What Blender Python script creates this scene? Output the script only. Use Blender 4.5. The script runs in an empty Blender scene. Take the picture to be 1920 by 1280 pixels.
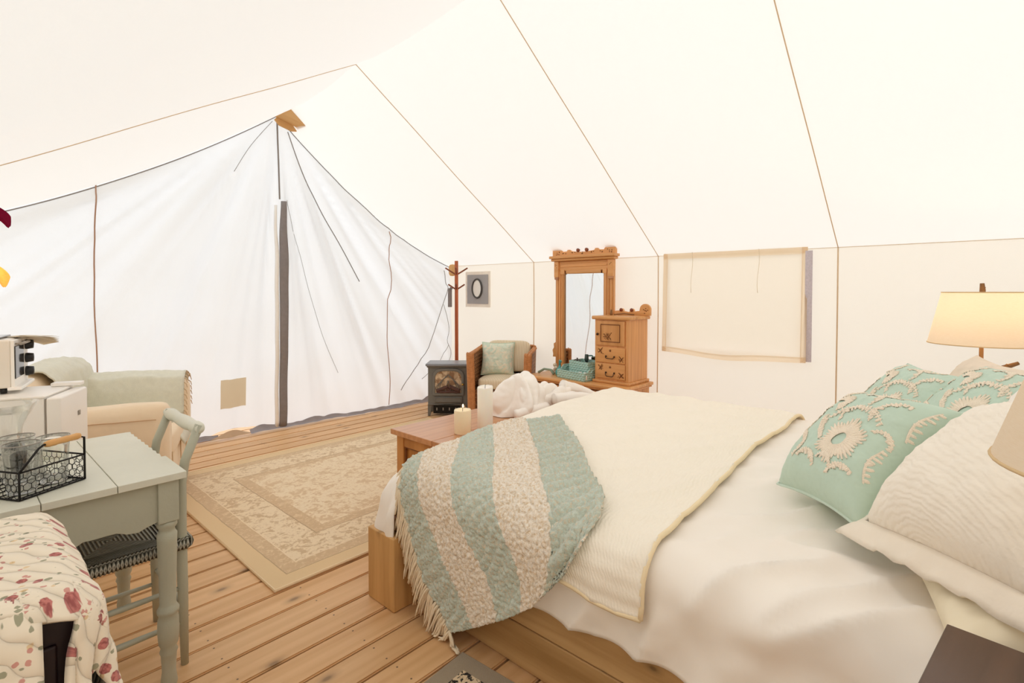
import bpy, bmesh, math, random
from math import sin, cos, pi, radians, hypot, atan2, sqrt
from mathutils import Vector, Matrix, noise, Euler

random.seed(7)
sc = bpy.context.scene
COL = sc.collection

# ------------------------------------------------------------------ camera, world, light, exposure
CAM_H = 1.39
cam_d = bpy.data.cameras.new('camera')
cam = bpy.data.objects.new('camera', cam_d)
COL.objects.link(cam)
cam_d.sensor_width = 36.0
cam_d.lens = 970.0 / 1920.0 * 36.0
cam_d.shift_y = -(640.0 - 568.5) / 1920.0
cam_d.clip_start = 0.02
cam.location = (0, 0, CAM_H)
cam.rotation_euler = (radians(90 - 1.33), 0, radians(42.2 - 90))
sc.camera = cam

world = bpy.data.worlds.new('overcast_sky')
sc.world = world
world.use_nodes = True
bg = world.node_tree.nodes['Background']
bg.inputs[0].default_value = (0.93, 0.97, 1.0, 1)
bg.inputs[1].default_value = 1.2

sun_d = bpy.data.lights.new('sun', 'SUN')
sun = bpy.data.objects.new('sun', sun_d)
COL.objects.link(sun)
sun_d.energy = 0.8
sun_d.angle = radians(12)
sun_d.color = (1, 0.96, 0.9)
sun.rotation_euler = Vector((-0.4, -0.35, -0.85)).to_track_quat('-Z', 'Y').to_euler()

vs = sc.view_settings
vs.view_transform = 'Standard'
vs.look = 'None'
vs.gamma = 1.0
vs.use_curve_mapping = False
vs.exposure = 0.34
sc.cycles.max_bounces = 10
sc.cycles.diffuse_bounces = 7
sc.cycles.transmission_bounces = 8
sc.cycles.transparent_max_bounces = 8
sc.cycles.sample_clamp_indirect = 6.0
sc.cycles.use_denoising = True
sc.cycles.caustics_refractive = False
sc.cycles.caustics_reflective = False

# ------------------------------------------------------------------ helpers
def lerp(a, b, t): return a + (b - a) * t
def clamp(x, a=0.0, b=1.0): return max(a, min(b, x))
def ss(a, b, x):
    t = clamp((x - a) / (b - a)); return t * t * (3 - 2 * t)
def nz(x, y=0.0, z=0.0): return noise.noise(Vector((x, y, z)))
def V(*a): return Vector(a)

class MB:
    """collects one mesh"""
    def __init__(s): s.v = []; s.f = []; s.uv = None
    def add(s, vs_, fs):
        o = len(s.v); s.v += [Vector(p) for p in vs_]; s.f += [tuple(i + o for i in f) for f in fs]; return s
    def box(s, c, d, rz=0.0, rot=None):
        x, y, z = [k / 2 for k in d]
        R = rot if rot else Matrix.Rotation(rz, 3, 'Z')
        p = [R @ V(i, j, k) + V(*c) for k in (-z, z) for j in (-y, y) for i in (-x, x)]
        return s.add(p, [(0, 2, 3, 1), (4, 5, 7, 6), (0, 1, 5, 4), (2, 6, 7, 3), (0, 4, 6, 2), (1, 3, 7, 5)])
    def span(s, a, b):
        return s.box([(a[i] + b[i]) / 2 for i in range(3)], [abs(b[i] - a[i]) for i in range(3)])
    def bar(s, p0, p1, w, h, up=(0, 0, 1)):
        p0, p1 = V(*p0), V(*p1); d = (p1 - p0).normalized()
        sd = d.cross(V(*up)); 
        if sd.length < 1e-4: sd = d.cross(V(1, 0, 0))
        sd.normalize(); u = sd.cross(d)
        q = []
        for p in (p0, p1):
            q += [p - sd * w / 2 - u * h / 2, p + sd * w / 2 - u * h / 2, p + sd * w / 2 + u * h / 2, p - sd * w / 2 + u * h / 2]
        return s.add(q, [(0, 1, 2, 3), (7, 6, 5, 4), (0, 4, 5, 1), (1, 5, 6, 2), (2, 6, 7, 3), (3, 7, 4, 0)])
    def tube(s, path, r, n=8, closed=False):
        path = [V(*p) for p in path]; m = len(path)
        rs = r if isinstance(r, (list, tuple)) else [r] * m
        pts = []; prev = None
        for i, p in enumerate(path):
            a = path[(i - 1) % m] if (closed or i) else p
            b = path[(i + 1) % m] if (closed or i < m - 1) else p
            t = (b - a)
            t = t.normalized() if t.length > 1e-9 else V(0, 0, 1)
            if prev is None:
                prev = t.cross(V(0, 0, 1))
                if prev.length < 1e-3: prev = t.cross(V(1, 0, 0))
            prev = (prev - t * prev.dot(t))
            if prev.length < 1e-6: prev = t.orthogonal()
            prev.normalize(); q = t.cross(prev)
            for k in range(n):
                an = 2 * pi * k / n
                pts.append(p + (prev * cos(an) + q * sin(an)) * rs[i])
        f = []
        for i in range(m if closed else m - 1):
            j = (i + 1) % m
            for k in range(n):
                l = (k + 1) % n
                f.append((i * n + k, i * n + l, j * n + l, j * n + k))
        if not closed:
            f.append(tuple(range(n - 1, -1, -1))); f.append(tuple((m - 1) * n + k for k in range(n)))
        return s.add(pts, f)
    def lathe(s, prof, n=24, c=(0, 0, 0), M=None, arc=None):
        pts = []; f = []; m = len(prof)
        for (r, z) in prof:
            for k in range(n):
                a = 2 * pi * k / n
                p = V(r * cos(a), r * sin(a), z)
                if M: p = M @ p
                pts.append(p + V(*c))
        for i in range(m - 1):
            for k in range(n):
                l = (k + 1) % n
                f.append((i * n + k, i * n + l, (i + 1) * n + l, (i + 1) * n + k))
        if prof[0][0] > 1e-5: f.append(tuple(range(n - 1, -1, -1)))
        if prof[-1][0] > 1e-5: f.append(tuple((m - 1) * n + k for k in range(n)))
        return s.add(pts, f)
    def prism(s, poly, fn, t0, t1):
        """poly: 2d outline; fn(a,b,t)->point"""
        n = len(poly)
        p = [fn(a, b, t0) for a, b in poly] + [fn(a, b, t1) for a, b in poly]
        f = [tuple(range(n - 1, -1, -1)), tuple(range(n, 2 * n))]
        for i in range(n):
            j = (i + 1) % n; f.append((i, j, n + j, n + i))
        return s.add(p, f)
    def grid(s, fn, nu, nv, cu=False, cv=False, uvf=None):
        pts = [fn(i / (nu if cu else nu - 1), j / (nv if cv else nv - 1)) for i in range(nu) for j in range(nv)]
        f = []
        for i in range(nu if cu else nu - 1):
            for j in range(nv if cv else nv - 1):
                a, b = (i + 1) % nu, (j + 1) % nv
                f.append((i * nv + j, a * nv + j, a * nv + b, i * nv + b))
        if uvf:
            s.uv = (s.uv or []) + [uvf(i / (nu - 1), j / (nv - 1)) for i in range(nu) for j in range(nv)]
        return s.add(pts, f)
    def blob(s, c, r, n=14, m=10, e=1.0, rot=None):
        """superellipsoid"""
        def pw(x): return math.copysign(abs(x) ** e, x)
        pts = []; f = []
        for i in range(m + 1):
            ph = -pi / 2 + pi * i / m
            for k in range(n):
                th = 2 * pi * k / n
                p = V(r[0] * pw(cos(ph)) * pw(cos(th)), r[1] * pw(cos(ph)) * pw(sin(th)), r[2] * pw(sin(ph)))
                if rot: p = rot @ p
                pts.append(p + V(*c))
        for i in range(m):
            for k in range(n):
                l = (k + 1) % n; f.append((i * n + k, i * n + l, (i + 1) * n + l, (i + 1) * n + k))
        return s.add(pts, f)

    def build(s, name, mat, parent=None, smooth=False, bevel=0.0, seg=2, sub=0, origin=None, solid=0.0, loc=None, rot=None, weld=False, offset=0.0):
        vs_ = s.v
        o_loc = None
        if origin == 'base':
            xs = [p.x for p in vs_]; ys = [p.y for p in vs_]; zs = [p.z for p in vs_]
            o_loc = V((min(xs) + max(xs)) / 2, (min(ys) + max(ys)) / 2, min(zs))
            vs_ = [p - o_loc for p in vs_]
        me = bpy.data.meshes.new(name)
        me.from_pydata([tuple(p) for p in vs_], [], s.f)
        if s.uv:
            ul = me.uv_layers.new(name='UVMap')
            for lp in me.loops: ul.data[lp.index].uv = s.uv[lp.vertex_index]
        me.update()
        bm = bmesh.new(); bm.from_mesh(me)
        if weld: bmesh.ops.remove_doubles(bm, verts=bm.verts, dist=1e-5)
        bmesh.ops.recalc_face_normals(bm, faces=bm.faces)
        bm.to_mesh(me); bm.free()
        if smooth:
            for p in me.polygons: p.use_smooth = True
        if mat: me.materials.append(mat)
        o = bpy.data.objects.new(name, me)
        COL.objects.link(o)
        if parent: o.parent = parent
        if o_loc: o.location = o_loc
        if loc is not None: o.location = loc
        if rot is not None: o.rotation_euler = rot
        if bevel:
            m = o.modifiers.new('bevel', 'BEVEL'); m.width = bevel; m.segments = seg; m.limit_method = 'ANGLE'; m.angle_limit = radians(40)
            if not smooth:
                for p in me.polygons: p.use_smooth = True
                m2 = o.modifiers.new('wn', 'WEIGHTED_NORMAL'); m2.keep_sharp = True
        if sub:
            m = o.modifiers.new('sub', 'SUBSURF'); m.levels = sub; m.render_levels = sub
        if solid:
            m = o.modifiers.new('solid', 'SOLIDIFY'); m.thickness = solid; m.offset = offset
        return o

def tag(o, label=None, cat=None, group=None, kind=None):
    if label: o['label'] = label
    if cat: o['category'] = cat
    if group: o['group'] = group
    if kind: o['kind'] = kind
    return o
def thing(name, label, cat, loc=(0, 0, 0), rz=0.0, group=None, kind=None):
    o = bpy.data.objects.new(name, None); COL.objects.link(o)
    o.location = loc; o.rotation_euler = (0, 0, rz); o.empty_display_size = .1
    return tag(o, label, cat, group, kind)
def inst(src, name, parent=None, loc=(0, 0, 0), rot=(0, 0, 0), scale=(1, 1, 1)):
    o = src.copy(); o.name = name; COL.objects.link(o); o.parent = parent
    o.location = loc; o.rotation_euler = rot; o.scale = scale
    return o

# ------------------------------------------------------------------ materials
def srgb(h):
    h = h.lstrip('#'); c = [int(h[i:i + 2], 16) / 255 for i in (0, 2, 4)]
    return tuple((x / 12.92 if x <= .04045 else ((x + .055) / 1.055) ** 2.4) for x in c) + (1,)

class G:
    def __init__(s, name):
        s.m = bpy.data.materials.new(name); s.m.use_nodes = True
        s.t = s.m.node_tree; s.t.nodes.clear()
        s.out = s.t.nodes.new('ShaderNodeOutputMaterial')
        s._tc = None
    def node(s, ty, ins={}, **pr):
        n = s.t.nodes.new(ty)
        for k, v in pr.items(): setattr(n, k, v)
        for k, v in ins.items(): s.set(n.inputs[k], v)
        return n
    def set(s, inp, v):
        if hasattr(v, 'is_output') or isinstance(v, bpy.types.NodeSocket): s.t.links.new(v, inp)
        else: inp.default_value = v
    def coord(s, kind='Object'):
        if not s._tc: s._tc = s.t.nodes.new('ShaderNodeTexCoord')
        return s._tc.outputs[kind]
    def math(s, op, a, b=0.0, c=0.0):
        n = s.node('ShaderNodeMath', operation=op)
        s.set(n.inputs[0], a); s.set(n.inputs[1], b); s.set(n.inputs[2], c)
        return n.outputs[0]
    def mapping(s, vec, scale=(1, 1, 1), loc=(0, 0, 0), rot=(0, 0, 0)):
        return s.node('ShaderNodeMapping', {'Vector': vec, 'Scale': scale, 'Location': loc, 'Rotation': rot}).outputs[0]
    def noise(s, vec, scale=5.0, detail=3.0, rough=.55, dist=0.0):
        return s.node('ShaderNodeTexNoise', {'Vector': vec, 'Scale': scale, 'Detail': detail, 'Roughness': rough, 'Distortion': dist}).outputs['Fac']
    def vor(s, vec, scale=5.0, feature='F1', out='Distance', rnd=1.0):
        return s.node('ShaderNodeTexVoronoi', {'Vector': vec, 'Scale': scale, 'Randomness': rnd}, feature=feature).outputs[out]
    def wave(s, vec, scale=5.0, dist=0.0, dscale=1.0, typ='BANDS', dirn='X', detail=2.0):
        return s.node('ShaderNodeTexWave', {'Vector': vec, 'Scale': scale, 'Distortion': dist, 'Detail': detail, 'Detail Scale': dscale}, wave_type=typ, bands_direction=dirn).outputs['Fac']
    def ramp(s, fac, stops, interp='LINEAR'):
        n = s.node('ShaderNodeValToRGB', {'Fac': fac}); cr = n.color_ramp; cr.interpolation = interp
        while len(cr.elements) < len(stops): cr.elements.new(.5)
        for e, (p, c) in zip(cr.elements, stops):
            e.position = p; e.color = c if len(c) == 4 else tuple(c) + (1,)
        return n.outputs[0]
    def mix(s, fac, a, b, blend='MIX'):
        n = s.node('ShaderNodeMix', data_type='RGBA', blend_type=blend)
        s.set(n.inputs['Factor'], fac); s.set(n.inputs[6], a); s.set(n.inputs[7], b)
        return n.outputs[2]
    def sep(s, vec):
        n = s.node('ShaderNodeSeparateXYZ', {0: vec}); return n.outputs
    def bump(s, h, strength=.3, dist=.01, normal=None):
        n = s.node('ShaderNodeBump', {'Height': h, 'Strength': strength, 'Distance': dist})
        if normal is not None: s.set(n.inputs['Normal'], normal)
        return n.outputs[0]
    def pbsdf(s, col, rough=.6, normal=None, metal=0.0, spec=.4, sheen=0.0, coat=0.0, **kw):
        n = s.node('ShaderNodeBsdfPrincipled')
        s.set(n.inputs['Base Color'], col); s.set(n.inputs['Roughness'], rough); n.inputs['Metallic'].default_value = metal
        n.inputs['Specular IOR Level'].default_value = spec
        if sheen: n.inputs['Sheen Weight'].default_value = sheen
        if coat: n.inputs['Coat Weight'].default_value = coat; n.inputs['Coat Roughness'].default_value = .15
        for k, v in kw.items(): s.set(n.inputs[k.replace('_', ' ')], v)
        if normal is not None: s.set(n.inputs['Normal'], normal)
        return n.outputs[0]
    def done(s, sh): s.t.links.new(sh, s.out.inputs['Surface']); return s.m

def plain(name, hexc, rough=.6, var=.12, vscale=8.0, bump=.15, bscale=60.0, metal=0.0, spec=.4, sheen=0.0, coat=0.0, bdist=.004):
    g = G(name); c = srgb(hexc); P = g.coord()
    dk = tuple(x * (1 - var) for x in c[:3]) + (1,); lt = tuple(min(1, x * (1 + var)) for x in c[:3]) + (1,)
    col = g.mix(g.noise(P, vscale, 3), dk, lt)
    nb = g.bump(g.noise(P, bscale, 2), bump, bdist) if bump else None
    return g.done(g.pbsdf(col, rough, nb, metal, spec, sheen, coat))

def wood(name, light, dark, axis='X', rough=.5, scale=6.0, knots=0.0, coat=0.0, rnd=True, spec=.4, nails=False):
    g = G(name); P = g.coord()
    if rnd:
        oi = g.node('ShaderNodeObjectInfo')
        off = g.math('MULTIPLY', oi.outputs['Random'], 37.0)
        P = g.node('ShaderNodeVectorMath', {0: P, 1: off}, operation='ADD').outputs[0]
    st = {'X': (.07, 1, 1), 'Y': (1, .07, 1), 'Z': (1, 1, .07)}[axis]
    Q = g.mapping(P, st)
    grain = g.noise(Q, scale * 6, 5, .6, .6)
    broad = g.noise(Q, scale, 2, .5, 1.2)
    rings = g.wave(Q, scale * 1.2, 6.0, 1.5, 'BANDS', {'X': 'Y', 'Y': 'X', 'Z': 'X'}[axis])
    f = g.math('ADD', g.math('MULTIPLY', grain, .35), g.math('ADD', g.math('MULTIPLY', broad, .55), g.math('MULTIPLY', rings, .1)))
    col = g.ramp(f, [(.3, srgb(dark)), (.6, srgb(light)), (.9, tuple(min(1, x * 1.12) for x in srgb(light)[:3]))])
    if knots:
        px_, py_, pz_ = g.sep(P)[:3]
        ka, kb = {'X': (px_, py_), 'Y': (py_, pz_), 'Z': (pz_, g.math('ADD', px_, py_))}[axis]
        K = g.node('ShaderNodeCombineXYZ', {0: g.math('MULTIPLY', ka, .5), 1: kb}).outputs[0]
        d = g.node('ShaderNodeTexVoronoi', {'Vector': K, 'Scale': knots * 1.6}, voronoi_dimensions='2D').outputs['Distance']
        k = g.ramp(d, [(.015, (1, 1, 1)), (.03, (.55, .55, .55)), (.05, (.25, .25, .25)), (.085, (0, 0, 0))])
        kd = tuple(x * .3 for x in srgb(dark)[:3]) + (1,)
        col = g.mix(g.math('MULTIPLY', k, .75), col, kd)
    if nails:
        nx, ny, _z = g.sep(g.coord())[:3]
        fx = g.math('ABSOLUTE', g.math('SUBTRACT', g.math('FRACT', g.math('MULTIPLY', g.math('ADD', nx, 9.13), 1 / .42)), .5))
        dn = g.math('ADD', g.math('POWER', g.math('MULTIPLY', fx, .42), 2.0), g.math('POWER', g.math('SUBTRACT', g.math('ABSOLUTE', ny), .043), 2.0))
        col = g.mix(g.math('MULTIPLY', g.math('LESS_THAN', dn, .0038 ** 2), .8), col, (.03, .018, .01, 1))
    if rnd:
        v = g.math('ADD', .92, g.math('MULTIPLY', oi.outputs['Random'], .14))
        col = g.mix(1.0, col, g.node('ShaderNodeCombineColor', {0: v, 1: v, 2: v}).outputs[0], 'MULTIPLY')
    nb = g.bump(grain, .15, .002)
    return g.done(g.pbsdf(col, rough, nb, 0, spec, 0, coat))

def canvas(name, dif, tra, mixf=.5, wr=.25):
    g = G(name); P = g.coord()
    n1 = g.noise(P, 1.6, 3, .5); n2 = g.noise(P, 220, 2)
    h = g.math('ADD', g.math('MULTIPLY', n1, 1.0), g.math('MULTIPLY', n2, .04))
    nb = g.bump(h, wr, .05)
    d = g.node('ShaderNodeBsdfDiffuse', {'Color': srgb(dif), 'Normal': nb}).outputs[0]
    t = g.node('ShaderNodeBsdfTranslucent', {'Color': srgb(tra), 'Normal': nb}).outputs[0]
    return g.done(g.node('ShaderNodeMixShader', {0: mixf, 1: d, 2: t}).outputs[0])

def glass(name, tint=(1, 1, 1, 1), rough=0.0):
    g = G(name)
    gl = g.node('ShaderNodeBsdfGlossy', {'Color': (1, 1, 1, 1), 'Roughness': .03}).outputs[0]
    tr = g.node('ShaderNodeBsdfTransparent', {'Color': tint}).outputs[0]
    fr = g.node('ShaderNodeFresnel', {'IOR': 1.45}).outputs[0]
    f = g.math('ADD', g.math('MULTIPLY', fr, .6), .015)
    return g.done(g.node('ShaderNodeMixShader', {0: f, 1: tr, 2: gl}).outputs[0])

M = {}
M['roof'] = canvas('cream_canvas_roof', '#f4f0eb', '#f2efea', .46)
M['wallc'] = canvas('cream_canvas_wall', '#f6f1ea', '#f6efe5', .52)
M['endc'] = canvas('white_canvas_end', '#f0f1f3', '#f1f4f9', .55, .35)
M['flap'] = canvas('window_flap_canvas', '#f3ebe0', '#f3e8d8', .55)
M['seam'] = plain('tan_seam_tape', '#dcc2a2', .8, .1, 20)
M['dseam'] = plain('dark_seam_cord', '#8b8480', .8, .1, 20)
M['bseam'] = plain('brown_seam_cord', '#b08a72', .8, .1, 20)
M['velcro'] = plain('grey_zip_strip', '#8a8382', .8, .15, 30)
M['tan'] = canvas('tan_patch_canvas', '#dccdb2', '#ead9bb', .5)
M['bind'] = canvas('window_binding_canvas', '#f1e2ce', '#f6e6cf', .65)
M['tan2'] = canvas('tan_reinforcing_canvas', '#dfbd8c', '#f0cf9c', .4)
M['greyhem'] = plain('grey_hem', '#9d999e', .8, .2, 12)
M['deck'] = wood('deck_board_wood', '#dcb283', '#c49664', 'X', .5, 4.0, 1.6, nails=True)
M['dirt'] = plain('ground_dirt', '#b8a98e', .9, .2, 3)
M['underdeck'] = plain('dark_brown_subfloor', '#4a3322', .9, .2, 3)  # dark brown subfloor beneath the planks
M['bedwood'] = wood('bed_timber_wood', '#d2ab78', '#a47c4a', 'Y', .5, 4.0, 2.5)
M['bedpost'] = wood('bed_post_wood', '#d8aa70', '#ad8048', 'Z', .5, 5.0, 2.0)
M['chestt'] = wood('chest_top_wood', '#cb9264', '#ab7046', 'X', .3, 5.0, 0, .3)
M['chestb'] = wood('chest_body_wood', '#c88a48', '#a86c30', 'Z', .4, 5.0, 0, .2)
M['oak'] = wood('dresser_oak_upright', '#e0a468', '#c28546', 'Z', .4, 6.0, 0, .2)
M['oakh'] = wood('dresser_oak_level', '#e2a76a', '#c48848', 'Y', .4, 6.0, 0, .2)
M['oakd'] = plain('dark_carved_lines', '#7d4d28', .7, .1, 20)
M['mirror'] = G('mirror_silver'); M['mirror'] = M['mirror'].done(M['mirror'].pbsdf((.9, .92, .92, 1), .02, None, 1.0))
M['brass'] = plain('brass', '#c9a24a', .3, .1, 20, 0, metal=.9)
M['bronze'] = plain('dark_bronze', '#4a3526', .4, .2, 20, 0, metal=.6)
M['iron'] = plain('black_iron', '#1d1a18', .45, .1, 20, .1, 80, metal=.4)
M['stove'] = plain('charcoal_stove_enamel', '#77746e', .5, .1, 20, .08, 200, spec=.3)
M['stovetop'] = plain('grey_stove_top', '#8a8d94', .35, .1, 20, 0)
M['orange'] = wood('orange_stained_wood', '#c0673a', '#9c4b26', 'Z', .4, 6.0, 0, .2)
M['orangeb'] = wood('brown_peg_wood', '#8f4f34', '#70381f', 'Z', .4, 6.0)
M['candle'] = G('candle_wax'); M['candle'] = M['candle'].done(M['candle'].pbsdf(srgb('#fcf5ea'), .5, None, 0, .3, Subsurface_Weight=.4, Subsurface_Radius=(.02, .015, .01)))
M['candle2'] = G('ivory_candle_wax'); M['candle2'] = M['candle2'].done(M['candle2'].pbsdf(srgb('#f9e8c8'), .5, None, 0, .3, Subsurface_Weight=.4, Subsurface_Radius=(.02, .015, .01)))
M['wick'] = plain('wick', '#3a2c20', .9)
M['white'] = plain('white_enamel', '#f7f4ef', .35, .02, 5, 0)
M['offwhite'] = plain('cool_white_plastic', '#ebe4d9', .4, .03, 5, 0)
M['greyplastic'] = plain('grey_plastic', '#9c948a', .4, .05, 5, 0)
M['black'] = plain('black_plastic', '#1c1b1c', .35, .05, 5, 0)
M['blackglass'] = plain('dark_oven_glass', '#33302e', .08, .02, 5, 0, spec=.6)
M['paper'] = canvas('paper', '#f3ebdc', '#f5ecd9', .4, 0.0)
M['glass'] = glass('clear_glass', (.985, .99, .985, 1))
M['teal'] = plain('turquoise_glazed', '#4fa3a0', .35, .15, 10, .05)
M['tealglass'] = glass('turquoise_glass', (.25, .62, .66, 1))
M['darkwood'] = wood('dark_espresso_wood', '#5e4231', '#47301f', 'X', .35, 5.0, 0, .2)
M['vdark'] = plain('very_dark_wood', '#241010', .5, .2, 8)
M['sagepaint'] = plain('sage_grey_paint', '#b2b2a0', .55, .08, 6, .25, 50)
M['sagetop'] = plain('pale_sage_table_paint', '#d6d5c6', .5, .07, 7, .25, 45)
M['slip'] = plain('peach_slipcover', '#ecd6b8', .85, .06, 5, .35, 9, sheen=.2, bdist=.02)
M['throwsage'] = plain('sage_wool', '#dedccb', .95, .1, 30, .6, 260, sheen=.3)
M['linen'] = None
M['stickwood'] = plain('driftwood', '#8a6139', .7, .35, 30, .5, 60)
M['duvet'] = plain('white_cotton_duvet', '#f6efe6', .85, .02, 4, .1, 14, sheen=.1, bdist=.01)
M['robe'] = plain('white_terry', '#fbf5ee', .95, .03, 8, .5, 300, sheen=.2)
M['bowl'] = plain('greypot', '#8d8a80', .5)

# aqua cotton, embroidery
M['aqua'] = plain('aqua_cotton', '#c2d7c7', .8, .05, 8, .35, 22, sheen=.1, bdist=.01)
M['embro'] = plain('beige_embroidery_thread', '#f6e9d6', .85, .08, 60, .8, 320)
M['piping'] = plain('aqua_piping', '#cfe0d3', .8, .03, 8, .1)
M['flange'] = plain('sham_flange_cotton', '#f2e8d9', .85, .03, 8, .3, 30, bdist=.01)
M['yellowcase'] = plain('ivory_pillowcase', '#f0e5cb', .85, .04, 6, .25, 16, bdist=.012)

def m_quilting(name, hexc, scale=26, strength=.5):
    g = G(name); P = g.coord()
    w = g.wave(P, scale * .5, 5.0, 1.3, 'RINGS', 'X')
    w2 = g.noise(P, scale * 1.5, 2, .5, 1.0)
    h = g.math('ADD', g.math('MULTIPLY', w, .7), g.math('MULTIPLY', w2, .5))
    return g.done(g.pbsdf(srgb(hexc), .85, g.bump(h, strength, .008), 0, .2, .1))
M['sham'] = m_quilting('quilted_sham_cotton', '#f5ede0', 42, .3)
M['quilt'] = m_quilting('cream_quilt_cotton', '#f7efe0', 60, .25)

# ------------------------------------------------------------------ the tent: floor, walls, ceiling
XL, XR, YF, YB, EAVE, XM = -0.36, 4.47, -0.66, 5.16, 1.715, 2.25

g0 = MB(); g0.box((2, 2.5, -.42), (30, 30, .1)); tag(g0.build('ground', M['dirt'], bevel=0), kind='structure', label='bare dirt ground below the deck', cat='ground')

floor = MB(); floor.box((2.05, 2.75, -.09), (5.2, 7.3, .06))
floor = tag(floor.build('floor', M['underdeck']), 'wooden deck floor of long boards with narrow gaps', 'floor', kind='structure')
bm = bmesh.new(); bmesh.ops.create_cube(bm, size=1)
bmesh.ops.scale(bm, vec=(5.2, .1445, .036), verts=bm.verts)
bmesh.ops.bevel(bm, geom=[e for e in bm.edges if abs(e.verts[0].co.x - e.verts[1].co.x) > 1], offset=.005, segments=2, affect='EDGES')
pm = bpy.data.meshes.new('plank'); bm.to_mesh(pm); bm.free(); pm.materials.append(M['deck'])
for k in range(-17, 29):
    o = bpy.data.objects.new('plank', pm); COL.objects.link(o); o.parent = floor
    o.location = (2.05, 1.768 + .1535 * (k + .5), -.018 - random.random() * .0015)

def zr(y): return lerp(3.25, 3.2, ss(2.4, 3.8, y)) if y < 3.8 else lerp(3.2, 3.125, (y - 3.8) / (YB - 3.8))
SE = [5.16, 3.72, 2.22, .79, -.66]
def sag(y): return .17 * ss(3.85, 5.16, y)
def bay(y):
    for a, b in zip(SE[1:], SE[:-1]):
        if a <= y <= b: return 4 * (y - a) * (b - y) / (b - a) ** 2
    return 0
def roof_r(t, y):
    x = lerp(XM, XR, t)
    z = lerp(zr(y), EAVE, t) - sag(y) * 4 * t * (1 - t) - .05 * bay(y) * (1 - t) ** 4
    z += .012 * nz(x * 1.2, y * 1.5, 3) * sin(pi * t)
    z -= .02 * ss(3.7, 5, y) * sin(pi * t) * abs(nz(t * 9, 7 + y * .3, 1))
    return V(x, y, z)
def roof_l(t, y):
    x = lerp(XM, XL, t)
    z = lerp(zr(y), EAVE, t) - sag(y) * .75 * 4 * t * (1 - t) - .05 * bay(y) * (1 - t) ** 4
    z += .012 * nz(x * 1.2, y * 1.5, 8) * sin(pi * t)
    z -= .03 * ss(3.7, 5, y) * sin(pi * t) * abs(nz(t * 2 + 5, y * 2.2, 1))
    return V(x, y, z)

ceil = thing('ceiling', 'cream canvas tent roof sloping down from the ridge', 'ceiling', kind='structure')
for fn in (roof_r, roof_l):
    for a, b in zip(SE[1:], SE[:-1]):
        m = MB(); m.grid(lambda u, v: fn(u, lerp(a, b, v)), 40, 22)
        m.build('canvas_panel', M['roof'], ceil, True)
for y in SE[1:-1]:
    for fn in ((roof_r, roof_l) if y > 3 else (roof_r,)):
        m = MB(); m.tube([fn(t / 30, y) + V(0, 0, -.004) for t in range(31)], .0034 if fn == roof_r else .0026, 6)
        m.build('seam', M['seam'], ceil, True)

# back wall (end wall with the door), folds radiate from the peak
def ytop(x):
    t = (x - XM) / (XR - XM) if x > XM else (XM - x) / (XM - XL)
    return (roof_r if x > XM else roof_l)(t, YB).z
def yback(x, z):
    base = 5.34 - .075 * (x - 1.4)
    k = 1 - clamp(z / ytop(x))
    yy = lerp(YB, base, k ** 1.3)
    th = atan2(x - XM, 3.2 - z); r = hypot(x - XM, 3.2 - z)
    amp = .05 * ss(.15, 1.3, r) * (1 - .35 * ss(2.4, 3.2, r))
    f = sin(th * 21 + 1.3 * sin(th * 5)) * .6 + abs(nz(th * 9, 2.0, r * .25)) * 1.6 + .5 * nz(th * 30, 1, r * .4)
    edge = clamp((ytop(x) - z) / .12)
    yy -= amp * f * edge
    yy += .02 * nz(x * 2.5, z * 2.5, 4) * k
    return yy
wb = thing('wall_back', 'white canvas end wall with folds radiating from the peak', 'wall', kind='structure')
def wpanel(x0, x1, nu):
    m = MB()
    def fn(u, v):
        x = lerp(x0, x1, u); hem = .015 + .02 * abs(nz(x * 3, 9)) + (.05 * ss(1.55, 1.75, x) * (1 - ss(2.0, 2.25, x)))
        z = lerp(hem, ytop(x) - .002, v)
        return V(x, yback(x, z), z)
    m.grid(fn, nu, 60); return m
wpanel(XL, 2.285, 110).build('canvas_panel', M['endc'], wb, True)
wpanel(2.285, XR, 90).build('canvas_panel', M['endc'], wb, True)
# grey hem flap lying on the boards
def hemf(x0, x1, n, w0, sd):
    m = MB()
    def fn(u, v):
        x = lerp(x0, x1, u); w = w0 * (.75 + .9 * nz(x * 2.3, sd)); 
        y = yback(x, .03) - .012 - v * max(.02, w)
        return V(x, y, .008 + .05 * (1 - v) ** 2 * (.6 + abs(nz(x * 4, sd + 3))) + .018 * abs(nz(x * 6, v, sd)) * (1 - .5 * v))
    m.grid(fn, n, 7); return m.build('hem_flap', M['greyhem'], wb, True)
hemf(XL, 1.72, 60, .035, 2.0); hemf(2.0, 3.0, 50, .04, 5.0); hemf(3.0, XR, 60, .035, 8.0)
m = MB(); m.grid(lambda u, v: V(lerp(1.62, 2.05, u), yback(lerp(1.62, 2.05, u), .05) - .02 - .06 * v * sin(pi * u) , .010 + .055 * (1 - v) * sin(pi * u) ** 2 + .004 * v), 20, 8)
m.build('loose_flap', plain('loose_tan_hem', '#c0a284', .85), wb, True)
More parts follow.
